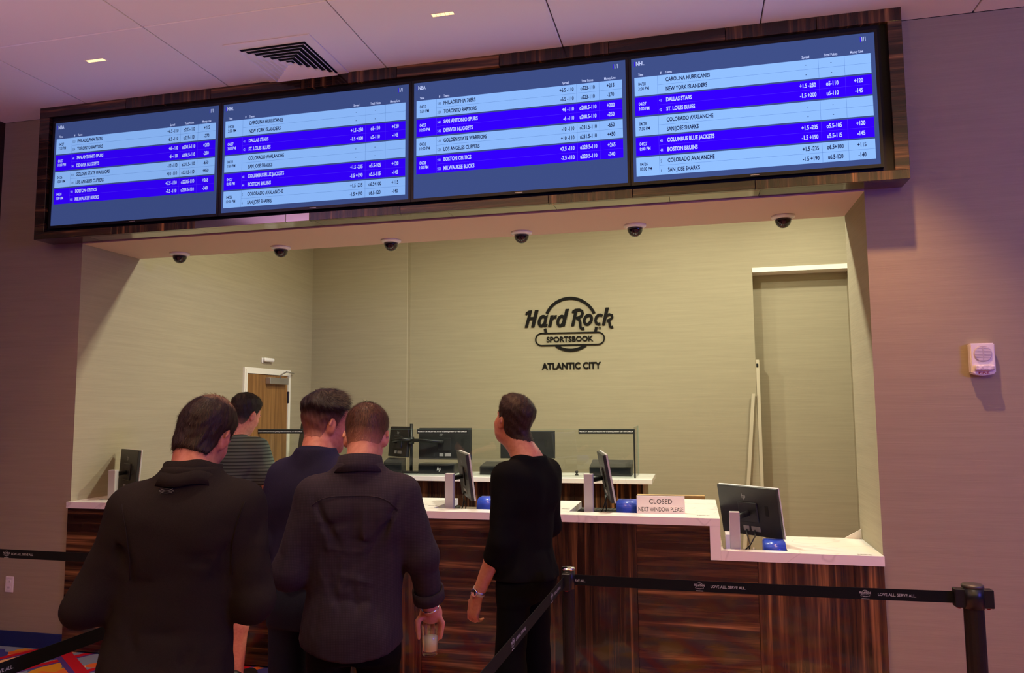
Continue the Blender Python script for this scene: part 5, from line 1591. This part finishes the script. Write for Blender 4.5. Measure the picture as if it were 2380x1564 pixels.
    # --- shoes
    for s_ in (-1, 1):
        an = v3(*legs[s_][2])
        Q = Field(an + v3(-0.08, -0.14, -0.09), an + v3(0.08, 0.24, 0.06), 0.006)
        Q.add(ell(an + v3(0, 0.05, -0.045), (0.049, 0.140, 0.042)), 0.02); Q.add(ell(an + v3(0, -0.03, -0.02), (0.045, 0.065, 0.055)), 0.03)
        Q.add(ell(an + v3(0, 0.12, -0.052), (0.050, 0.075, 0.034)), 0.02)
        X, Y, Z = Q.axes()
        Q.g = np.maximum(Q.g, 0.016 - Z).astype(np.float32)
        QV, QF = Q.nets()
        so = obj('shoe', np_mesh('shoe', warp(QV), QF, shoes), t)
        o2 = []
        for i in range(20):
            a = 2 * math.pi * i / 20
            o2.append((an[0] + 0.050 * math.cos(a) * (1.0 + 0.08 * math.sin(a)), an[1] + 0.048 + 0.148 * math.sin(a)))
        part('sole', MB().prism([(q[0] * k, q[1] * k) for q in o2], 'z', 0.0, 0.019 * k), M_SOLE, so)
    return t, warp(SV), dict(R=R, hc=hc, warp=warp, k=k, neck=neck, shirt=sh_o)

def back_creases(seed, n, zlo, zhi, xr=0.17, yb=-0.125, vert=0.6, dep=0.010, wid=0.016):
    """random drag lines on the back of a shirt"""
    r = random.Random(seed)
    out = []
    for i in range(n):
        x = r.uniform(-xr, xr); z = r.uniform(zlo, zhi)
        L = r.uniform(0.10, 0.24)
        if r.random() < vert:
            dx, dz = r.uniform(-0.35, 0.35) - 0.5 * x / xr * 0.6, -1
        else:
            dx, dz = 1, r.uniform(-0.3, 0.3)
        q = math.hypot(dx, dz)
        out.append(((x, yb, z), (x + dx / q * L, yb, z + dz / q * L), wid * r.uniform(0.6, 1.2), dep * r.choice((1, 1, -0.8)) * r.uniform(0.6, 1.2)))
    return out
def arm_creases(seed, sh, el, wr, n=7, dep=0.008):
    r = random.Random(seed)
    out = []
    sh, el, wr = [v3(*q) for q in (sh, el, wr)]
    for i in range(n):
        f_ = r.uniform(0.35, 1.0)
        c = sh + (el - sh) * f_ if r.random() < 0.6 else el + (wr - el) * r.uniform(0, 0.5)
        o = np.array([r.uniform(-1, 1), r.uniform(-1, 0.3), r.uniform(-0.5, 0.5)]); o /= np.linalg.norm(o)
        a = c + o * 0.06; b = c + np.array([o[1], -o[0], o[2]]) * 0.06
        out.append((tuple(a), tuple(b), 0.014, dep * r.choice((1, 1, -0.7))))
    return out

def back_y(SV, x, z, r=0.014):
    m = (np.abs(SV[:, 0] - x) < r) & (np.abs(SV[:, 2] - z) < r)
    return float(SV[m, 1].min()) if m.any() else float(SV[np.argmin((SV[:, 0] - x) ** 2 + (SV[:, 2] - z) ** 2), 1])

def neck_ring(t, info, mat, rx, ry, z0, z1, thick, tilt=0.25, name='collar', cy=-0.012, flare=0.0, wob=0.0):
    """band of cloth round the neck, higher at the nape"""
    mb = MB(); n = 40
    rows = []
    for i in range(n):
        a = 2 * math.pi * i / n
        dz = -tilt * math.sin(a) * ry + wob * math.sin(5 * a + 1) 
        pr_ = []
        for (f_, z_) in ((1.0 + flare, z0), (1.0 + flare * 0.3, (z0 + z1) / 2), (1.0, z1)):
            pr_.append((rx * f_ * math.cos(a), cy + ry * f_ * math.sin(a), z_ + dz))
        inner = [(p[0] * (1 - thick / rx), cy + (p[1] - cy) * (1 - thick / ry), p[2]) for p in pr_[::-1]]
        q = info['warp'](np.array(pr_ + inner, np.float32))
        rows.append([mb.bm.verts.new(tuple(v)) for v in q])
    for i in range(n):
        a, b = rows[i], rows[(i + 1) % n]
        for j in range(6):
            mb.bm.faces.new((a[j], b[j], b[(j + 1) % 6], a[(j + 1) % 6]))
    return part(name, mb, mat, t, True)

def band(t, info, c, axis, r, w, mat, name, thick=0.004, n=28, oval=1.0):
    """ring of radius r round a limb"""
    c = Vector([float(q) for q in c]); ax = Vector([float(q) for q in axis]).normalized()
    M = Matrix.Translation(c) @ ax.to_track_quat('Z', 'Y').to_matrix().to_4x4()
    mb = MB(); rows = []
    for i in range(n):
        a = 2 * math.pi * i / n
        pr_ = [(r * math.cos(a), r * oval * math.sin(a), -w / 2), ((r + thick) * math.cos(a), (r + thick) * oval * math.sin(a), -w / 2), ((r + thick) * math.cos(a), (r + thick) * oval * math.sin(a), w / 2), (r * math.cos(a), r * oval * math.sin(a), w / 2)]
        q = info['warp'](np.array([tuple(M @ Vector(p)) for p in pr_], np.float32))
        rows.append([mb.bm.verts.new(tuple(v)) for v in q])
    for i in range(n):
        a, b = rows[i], rows[(i + 1) % n]
        for j in range(4):
            mb.bm.faces.new((a[j], a[(j + 1) % 4], b[(j + 1) % 4], b[j]))
    return part(name, mb, mat, t, True)

TORSO = [(0.78, 0, -0.012, 0.186, 0.140), (0.92, 0, -0.012, 0.184, 0.138), (1.05, 0, 0.005, 0.170, 0.122), (1.20, 0, 0.005, 0.172, 0.124), (1.30, 0, -0.005, 0.176, 0.125), (1.37, 0, -0.015, 0.160, 0.115), (1.42, 0, -0.02, 0.118, 0.095), (1.46, 0, -0.02, 0.082, 0.080), (1.51, 0, -0.02, 0.072, 0.072)]
TORSO_T = TORSO[:-2] + [(1.455, 0, -0.02, 0.094, 0.086), (1.478, 0, -0.02, 0.080, 0.078)]
YS = [-0.13, -0.045, -0.030, -0.012, 0.016, 0.030, 0.044, 0.10]
ZS_N = [-0.088, -0.088, -0.060, -0.012, -0.012, 0.020, 0.062, 0.084]
sst = lambda a, b, x: np.clip((x - a) / (b - a), 0, 1)

# ---- A: man in charcoal quarter-zip, nearest the camera
H_A = hair_mat('hair_dark_thinning', lin(34, 22, 18), lin(62, 42, 32), lin(196, 150, 112))
F_A = fabric('charcoal_jersey', lin(43, 37, 35), lin(34, 29, 28))
st_a = dict(side=0.009, top=0.010, taper=0.012, ys=YS, zs=[-0.082, -0.082, -0.060, -0.014, -0.014, 0.020, 0.066, 0.086], seed=3, rough=0.002, strands=7000, len_side=0.014, len_top=0.018, lift=0.06, crown=(0, 0.0, 0.135),
            tone=lambda L: 0.72 * np.clip(1.0 - np.sqrt((L[:, 0] / 0.068) ** 2 + ((L[:, 1] + 0.020) / 0.080) ** 2), 0, 1) ** 0.5 * (L[:, 2] > 0.05))  # lighter thinning crown, with its overhead highlight put into the tone
arms_a = {-1: [(-0.158, -0.02, 1.392), (-0.234, -0.040, 1.118), (-0.11, 0.19, 1.10), None],
          1: [(0.158, -0.02, 1.392), (0.236, -0.040, 1.110), (0.10, 0.19, 1.10), None]}
tor_a = [(z, cx, cy, rx * (1.03 if z < 1.43 else 1.0), ry * 1.08) for z, cx, cy, rx, ry in TORSO]
t, SV, inf = build_person('man in a charcoal pullover with thinning dark hair, nearest the camera', (3.036, -2.688, 0), math.radians(22), 1.830,
    dict(c=(0.006, 0.055, 1.602), yaw=math.radians(-17), pitch=math.radians(-27), roll=math.radians(5), k=0.98), arms_a, tor_a, None, st_a, SKIN2, F_A, fabric('black_trousers_a', lin(16, 15, 15), lin(13, 12, 12)), H_A,
    hem=0.86, lean=(0.10, 0.02), seed=11, sleeve=(1.98, 1.98), fold=0.0050, h_shirt=0.0085,
    creases=back_creases(4, 16, 0.95, 1.30, dep=0.010)
    + [((-0.165, -0.085, 1.36), (-0.120, -0.115, 1.20), 0.013, 0.014), ((-0.140, -0.10, 1.33), (-0.085, -0.125, 1.15), 0.012, 0.010), ((0.160, -0.09, 1.35), (0.125, -0.115, 1.18), 0.013, 0.012)] + arm_creases(5, *arms_a[-1][:3]) + arm_creases(6, *arms_a[1][:3]))
neck_ring(t, inf, F_A, 0.086, 0.084, 1.455, 1.516, 0.006, 0.26, wob=0.003, flare=0.10, cy=-0.010)
neck_ring(t, inf, F_A, 0.102, 0.096, 1.440, 1.478, 0.010, 0.28, name='collar_fold', wob=0.005, flare=0.14, cy=-0.012)
# round emblem printed on the back below the collar
M_EMB = pm('grey_emblem', (0.085, 0.08, 0.08, 1), 0.6)
mb = MB()
for (sx, a0, a1, oz) in ((0.022, 200, 340, 0.006), (0.022, 20, 160, -0.006), (0.019, 205, 335, 0.012), (0.019, 25, 155, -0.012)):
    pts_ = []
    for q in range(13):
        a = math.radians(a0 + (a1 - a0) * q / 12)
        x = 0.012 + sx * math.cos(a); z = 1.492 + 0.012 * math.sin(a) + oz
        pts_.append((x, back_y(SV, x, z) - 0.0015, z))
    mb.tube(pts_, 0.0010, 5)
part('back_emblem', mb, M_EMB, inf['shirt'])
for s_ in (-1, 1):      # shoulder seams
    pts_ = []
    for q in range(12):
        f_ = q / 11
        x = s_ * (0.175 - 0.035 * math.sin(math.pi * f_ * 0.6)) + 0.06; z = 1.455 - 0.22 * f_
        pts_.append((x, back_y(SV, x, z, 0.012) - 0.0005, z))
    part('shoulder_seam', MB().tube(pts_, 0.0016, 5), F_A, inf['shirt'], True)

# ---- D: man in the dark checked shirt holding a glass
H_D = hair_mat('hair_cropped_brown', lin(62, 38, 26), lin(104, 68, 46), lin(190, 130, 105))
F_D = checked('dark_check_cotton', lin(54, 44, 52), lin(44, 36, 43))
fade = lambda z0, z1: (lambda L: 0.85 * (1 - sst(z0, z1, L[:, 2])) * (L[:, 1] < 0.06))
st_d = dict(side=0.006, top=0.016, ys=YS, zs=[-0.052, -0.056, -0.045, -0.012, -0.012, 0.020, 0.062, 0.084], seed=5, rough=0.001, strands=6000, len_side=0.006, len_top=0.012, lift=0.45, tone=fade(-0.060, 0.005), quiff=0.012, hem_curve=0.045)
Wd = v3(0.280, 0.060, 0.960)
gl_c = v3(0.280, 0.090, 0.0); GZ1, GZ0 = 0.885, 0.776
def claw(W, gc, rim):
    P = [(rc(W, W + (v3(gc[0] + 0.004, gc[1] + 0.018, rim + 0.052) - W), 0.026, 0.028), 0.02),
         (ell(v3(gc[0] + 0.004, gc[1] + 0.022, rim + 0.036), (0.044, 0.024, 0.040)), 0.02)]
    for ang, L, ro in ((8, 0.062, 0.043), (42, 0.076, 0.043), (78, 0.080, 0.043), (112, 0.072, 0.043)):
        a = math.radians(ang)
        d_ = v3(math.cos(a), math.sin(a), 0)
        p0 = v3(gc[0], gc[1], rim + 0.030) + d_ * 0.034 + v3(0, 0.004, 0)
        p1 = v3(gc[0], gc[1], rim + 0.002) + d_ * (ro + 0.007)
        p2 = v3(gc[0], gc[1], rim - L * 0.55) + d_ * (ro + 0.001)
        p3 = v3(gc[0], gc[1], rim - L * 0.85) + d_ * (ro - 0.001)
        P += [(rc(p0, p1, 0.0100, 0.0092), 0.006), (rc(p1, p2, 0.0092, 0.0080), 0.004), (rc(p2, p3, 0.0080, 0.0066), 0.004)]
    a = math.radians(188); d_ = v3(math.cos(a), math.sin(a), 0)
    p0 = v3(gc[0] - 0.020, gc[1] + 0.016, rim + 0.045)
    p1 = v3(gc[0], gc[1], rim + 0.014) + d_ * 0.048
    p2 = v3(gc[0], gc[1], rim - 0.022) + d_ * 0.045
    p3 = v3(gc[0], gc[1], rim - 0.046) + d_ * 0.042
    P += [(rc(p0, p1, 0.0135, 0.0112), 0.01), (rc(p1, p2, 0.0112, 0.0098), 0.005), (rc(p2, p3, 0.0098, 0.0075), 0.004)]
    return P
arms_d = {-1: [(-0.160, -0.02, 1.395), (-0.235, -0.035, 1.120), (-0.09, 0.19, 1.10), None],
          1: [(0.160, -0.02, 1.395), (0.248, -0.015, 1.160), tuple(Wd), claw(Wd, gl_c, GZ1)]}
tor_d = [(z, cx, cy, rx * 1.02, ry * 1.02) for z, cx, cy, rx, ry in TORSO]
D_LOC = (3.372, -2.085, 0); D_YAW = math.radians(20); D_H = 1.800
t, SV, inf = build_person('man in a dark checked shirt with cropped hair, holding a drink at his side', D_LOC, D_YAW, D_H,
    dict(c=(0.014, 0.060, 1.604), yaw=math.radians(-6), pitch=math.radians(-25), roll=math.radians(0), k=0.96), arms_d, tor_d, None, st_d, SKIN, F_D, fabric('black_trousers_d', lin(15, 14, 15), lin(12, 11, 12)), H_D,
    hem=0.83, lean=(0.03, 0.0), seed=21, sleeve=(1.9, 1.72), fold=0.0060, h_body=0.005, h_shirt=0.008,
    creases=back_creases(14, 24, 0.95, 1.34, dep=0.015, vert=0.75, wid=0.013) + arm_creases(15, *arms_d[-1][:3]) + arm_creases(16, *arms_d[1][:3])
    + [((-0.012, -0.135, 1.38), (0.012, -0.14, 0.98), 0.011, 0.016), ((0.030, -0.135, 1.38), (0.045, -0.14, 1.02), 0.011, -0.012), ((-0.15, -0.10, 1.40), (-0.03, -0.13, 1.18), 0.014, 0.015), ((0.16, -0.10, 1.40), (0.05, -0.13, 1.16), 0.014, 0.017), ((0.12, -0.11, 1.36), (0.02, -0.13, 1.05), 0.018, 0.010)])
neck_ring(t, inf, F_D, 0.076, 0.074, 1.482, 1.535, 0.005, 0.22, flare=0.10)
neck_ring(t, inf, F_D, 0.080, 0.078, 1.470, 1.533, 0.005, 0.24, flare=0.34, name='collar_leaf')
ev_ = (Wd - v3(0.248, -0.015, 1.160))
band(t, inf, v3(0.248, -0.015, 1.160) + ev_ * 0.74, ev_, 0.052, 0.046, F_D, 'rolled_cuff', 0.008)
band(t, inf, Wd - v3(0, 0, 0.004), ev_, 0.031, 0.005, M_CHROME, 'bracelet', 0.002)
yz = lambda x: 1.418 - 0.05 * (x / 0.16) ** 4
pts_ = [(x, back_y(SV, x, yz(x), 0.012) - 0.0006, yz(x)) for x in np.linspace(-0.145, 0.165, 30)]
part('yoke_seam', MB().tube(pts_, 0.0016, 5), F_D, inf['shirt'], True)
# the glass
kD = inf['k']
gl = Vector((float(gl_c[0]) * kD, float(gl_c[1]) * kD, 0)); gl.rotate(Euler((0, 0, D_YAW)))
M_TUMBLER = M_SGLASS
M_DRINK = pm('pale_drink', (0.92, 0.88, 0.70, 1), 0.3)
M_LIME = pm('lime_peel', (0.35, 0.42, 0.06, 1), 0.5)
t2 = thing('drinking_glass', 'short tumbler with a pale iced drink in the hand of the checked shirt man', 'glass', (D_LOC[0] + gl.x, D_LOC[1] + gl.y, GZ0 * kD), 0.0)
hg = (GZ1 - GZ0) * kD
part('tumbler', MB().lathe([(0.0, 0.0), (0.0285, 0.0), (0.0300, 0.003), (0.0335, hg), (0.0318, hg), (0.0286, 0.014), (0.0, 0.013)], n=32), M_TUMBLER, t2, True)
part('drink', MB().lathe([(0.0, 0.0145), (0.0280, 0.0150), (0.0303, hg * 0.60), (0.0, hg * 0.60)], n=32), M_DRINK, t2, True)
part('lime_wedge', MB().prism([(-0.012, 0.0), (0.012, 0.0), (0.008, 0.012), (0.0, 0.016), (-0.008, 0.012)], 'y', -0.024, -0.016), M_LIME, t2).location = (-0.004, 0.0, 0.028)

# ---- C: man in the navy sweater in profile
H_C = hair_mat('hair_dark_fade', lin(26, 18, 16), lin(52, 36, 30), lin(176, 112, 96))
F_C = fabric('navy_knit', lin(46, 42, 66), lin(36, 33, 52))
st_c = dict(side=0.008, top=0.030, taper=0.075, t0=0.03, t1=0.08, ys=YS, zs=[-0.066, -0.066, -0.050, -0.012, -0.012, 0.020, 0.062, 0.084], seed=8, rough=0.003, strands=7000, len_side=0.006, len_top=0.020, lift=0.28, flow=(0, 0.6, 0.10), quiff=0.016, tone=fade(-0.065, 0.050))
arms_c = {-1: [(-0.145, -0.02, 1.395), (-0.188, -0.050, 1.120), (-0.13, 0.19, 1.10), None],
          1: [(0.145, -0.02, 1.395), (0.185, 0.03, 1.130), (0.06, 0.21, 1.12), None]}
t, SV, inf = build_person('man in a navy sweater with a tall dark quiff, face turned right', (3.002, -1.752, 0), math.radians(-6), 1.840,
    dict(c=(0.0, 0.045, 1.612), yaw=math.radians(-36), pitch=math.radians(-8), roll=0.0, k=1.0), arms_c, TORSO, None, st_c, SKIN2, F_C, fabric('dark_denim', lin(40, 42, 52), lin(28, 30, 38)), H_C,
    hem=0.985, lean=(0.06, 0.03), seed=31, sleeve=(1.95, 1.95), fold=0.0045,
    creases=back_creases(24, 10, 0.98, 1.2, dep=0.006, vert=0.3) + arm_creases(25, *arms_c[-1][:3]))
neck_ring(t, inf, F_C, 0.075, 0.073, 1.478, 1.512, 0.006, 0.20, flare=0.18)

# ---- E: man in black looking up at the displays
H_E = hair_mat('hair_brown_short', lin(34, 22, 18), lin(66, 44, 34), lin(170, 110, 92))
F_E = fabric('black_jersey', lin(19, 18, 19), lin(15, 14, 15))
st_e = dict(side=0.008, top=0.020, ys=YS, zs=[-0.066, -0.068, -0.052, -0.012, -0.012, 0.020, 0.062, 0.084], seed=9, rough=0.002, strands=5500, len_side=0.008, len_top=0.014, lift=0.18, quiff=0.022)
We = v3(-0.165, 0.165, 0.815)
El_e = v3(-0.185, 0.000, 1.095)
dE = (We - El_e) / np.linalg.norm(We - El_e)
dH = np.array([0.0, 0.30, -0.954]); sH = np.array([0.10, 0.95, 0.298]); sH -= dH * (sH @ dH); sH /= np.linalg.norm(sH)
nH = np.cross(dH, sH); nH = nH if nH[0] > 0 else -nH
arms_e = {-1: [(-0.160, -0.01, 1.395), tuple(El_e), tuple(We), hand_prims(We, dH, nH, sH, [(0.35, 0.55, 0.4), (0.5, 0.65, 0.45), (0.6, 0.7, 0.5), (0.65, 0.7, 0.5)], 1.0)],
          1: [(0.160, -0.02, 1.395), (0.225, 0.01, 1.120), (0.20, 0.20, 0.98), None]}
t, SV, inf = build_person('man in black clothes with a wristwatch, looking up at the displays', (3.796, -1.060, 0), math.radians(66), 1.79,
    dict(c=(0.0, 0.078, 1.655), yaw=math.radians(-16), pitch=math.radians(15), roll=math.radians(4), k=1.0), arms_e, TORSO_T, None, st_e, SKIN, F_E, fabric('black_trousers_e', lin(14, 13, 14), lin(11, 11, 11)), H_E,
    hem=0.90, lean=(0.0, -0.02), seed=41, sleeve=(1.25, 1.3), fold=0.005, h_body=0.005,
    creases=back_creases(34, 10, 0.95, 1.3, dep=0.007) + arm_creases(35, *arms_e[-1][:3], n=10))
neck_ring(t, inf, F_E, 0.086, 0.082, 1.452, 1.474, 0.006, 0.16, flare=0.10, name='neckband')
w_ = band(t, inf, We - dE * 0.035, dE, 0.0305, 0.022, M_STEEL, 'watch_strap', 0.003)
wc = (We - dE * 0.035) + v3(-0.033, 0.0, 0.0)
wc = inf['warp'](wc[None])[0]
part('watch_case', MB().lathe([(0.019, 0.0), (0.019, 0.009), (0.016, 0.011), (0.0, 0.011)], n=24, mat=Matrix.Translation(Vector(wc.tolist())) @ Matrix.Rotation(-math.pi / 2, 4, 'Y')), M_CHROME, w_, True)

# ---- B: man in the striped tee at the counter
H_B = hair_mat('hair_black_short', lin(24, 20, 18), lin(46, 38, 34), lin(170, 118, 98))
F_B = striped('green_striped_jersey', lin(84, 97, 86), lin(48, 57, 51), 0.021)
st_b = dict(side=0.009, top=0.018, ys=YS, zs=[-0.080, -0.080, -0.058, -0.012, -0.012, 0.020, 0.062, 0.084], seed=12, rough=0.002, strands=4500, len_side=0.010, len_top=0.016, lift=0.25, tone=fade(-0.12, -0.03))
Wb = v3(0.135, 0.30, 1.105)
arms_b = {-1: [(-0.160, -0.02, 1.395), (-0.225, 0.02, 1.130), (-0.10, 0.27, 1.12), None],
          1: [(0.170, 0.0, 1.395), (0.262, 0.030, 1.130), tuple(Wb), hand_prims(Wb, (-0.15, 0.98, -0.05), (0, -0.05, -1), (-0.98, -0.15, 0), (0.25, 0.35, 0.3))]}
t, SV, inf = build_person('man in a grey green striped T-shirt leaning at the counter', (1.690, -0.390, 0), math.radians(2), 1.875,
    dict(c=(0.035, 0.070, 1.612), yaw=math.radians(-16), pitch=math.radians(-20), roll=math.radians(3), k=1.0), arms_b, TORSO_T, None, st_b, SKIN, F_B, fabric('grey_shorts', lin(60, 58, 62), lin(48, 46, 50)), H_B,
    hem=0.90, lean=(0.02, 0.05), seed=51, sleeve=(0.5, 0.5), fold=0.006, shorts=0.46, shirt_infl=0.020)
neck_ring(t, inf, F_B, 0.086, 0.082, 1.452, 1.472, 0.006, 0.16, flare=0.10, name='neckband')
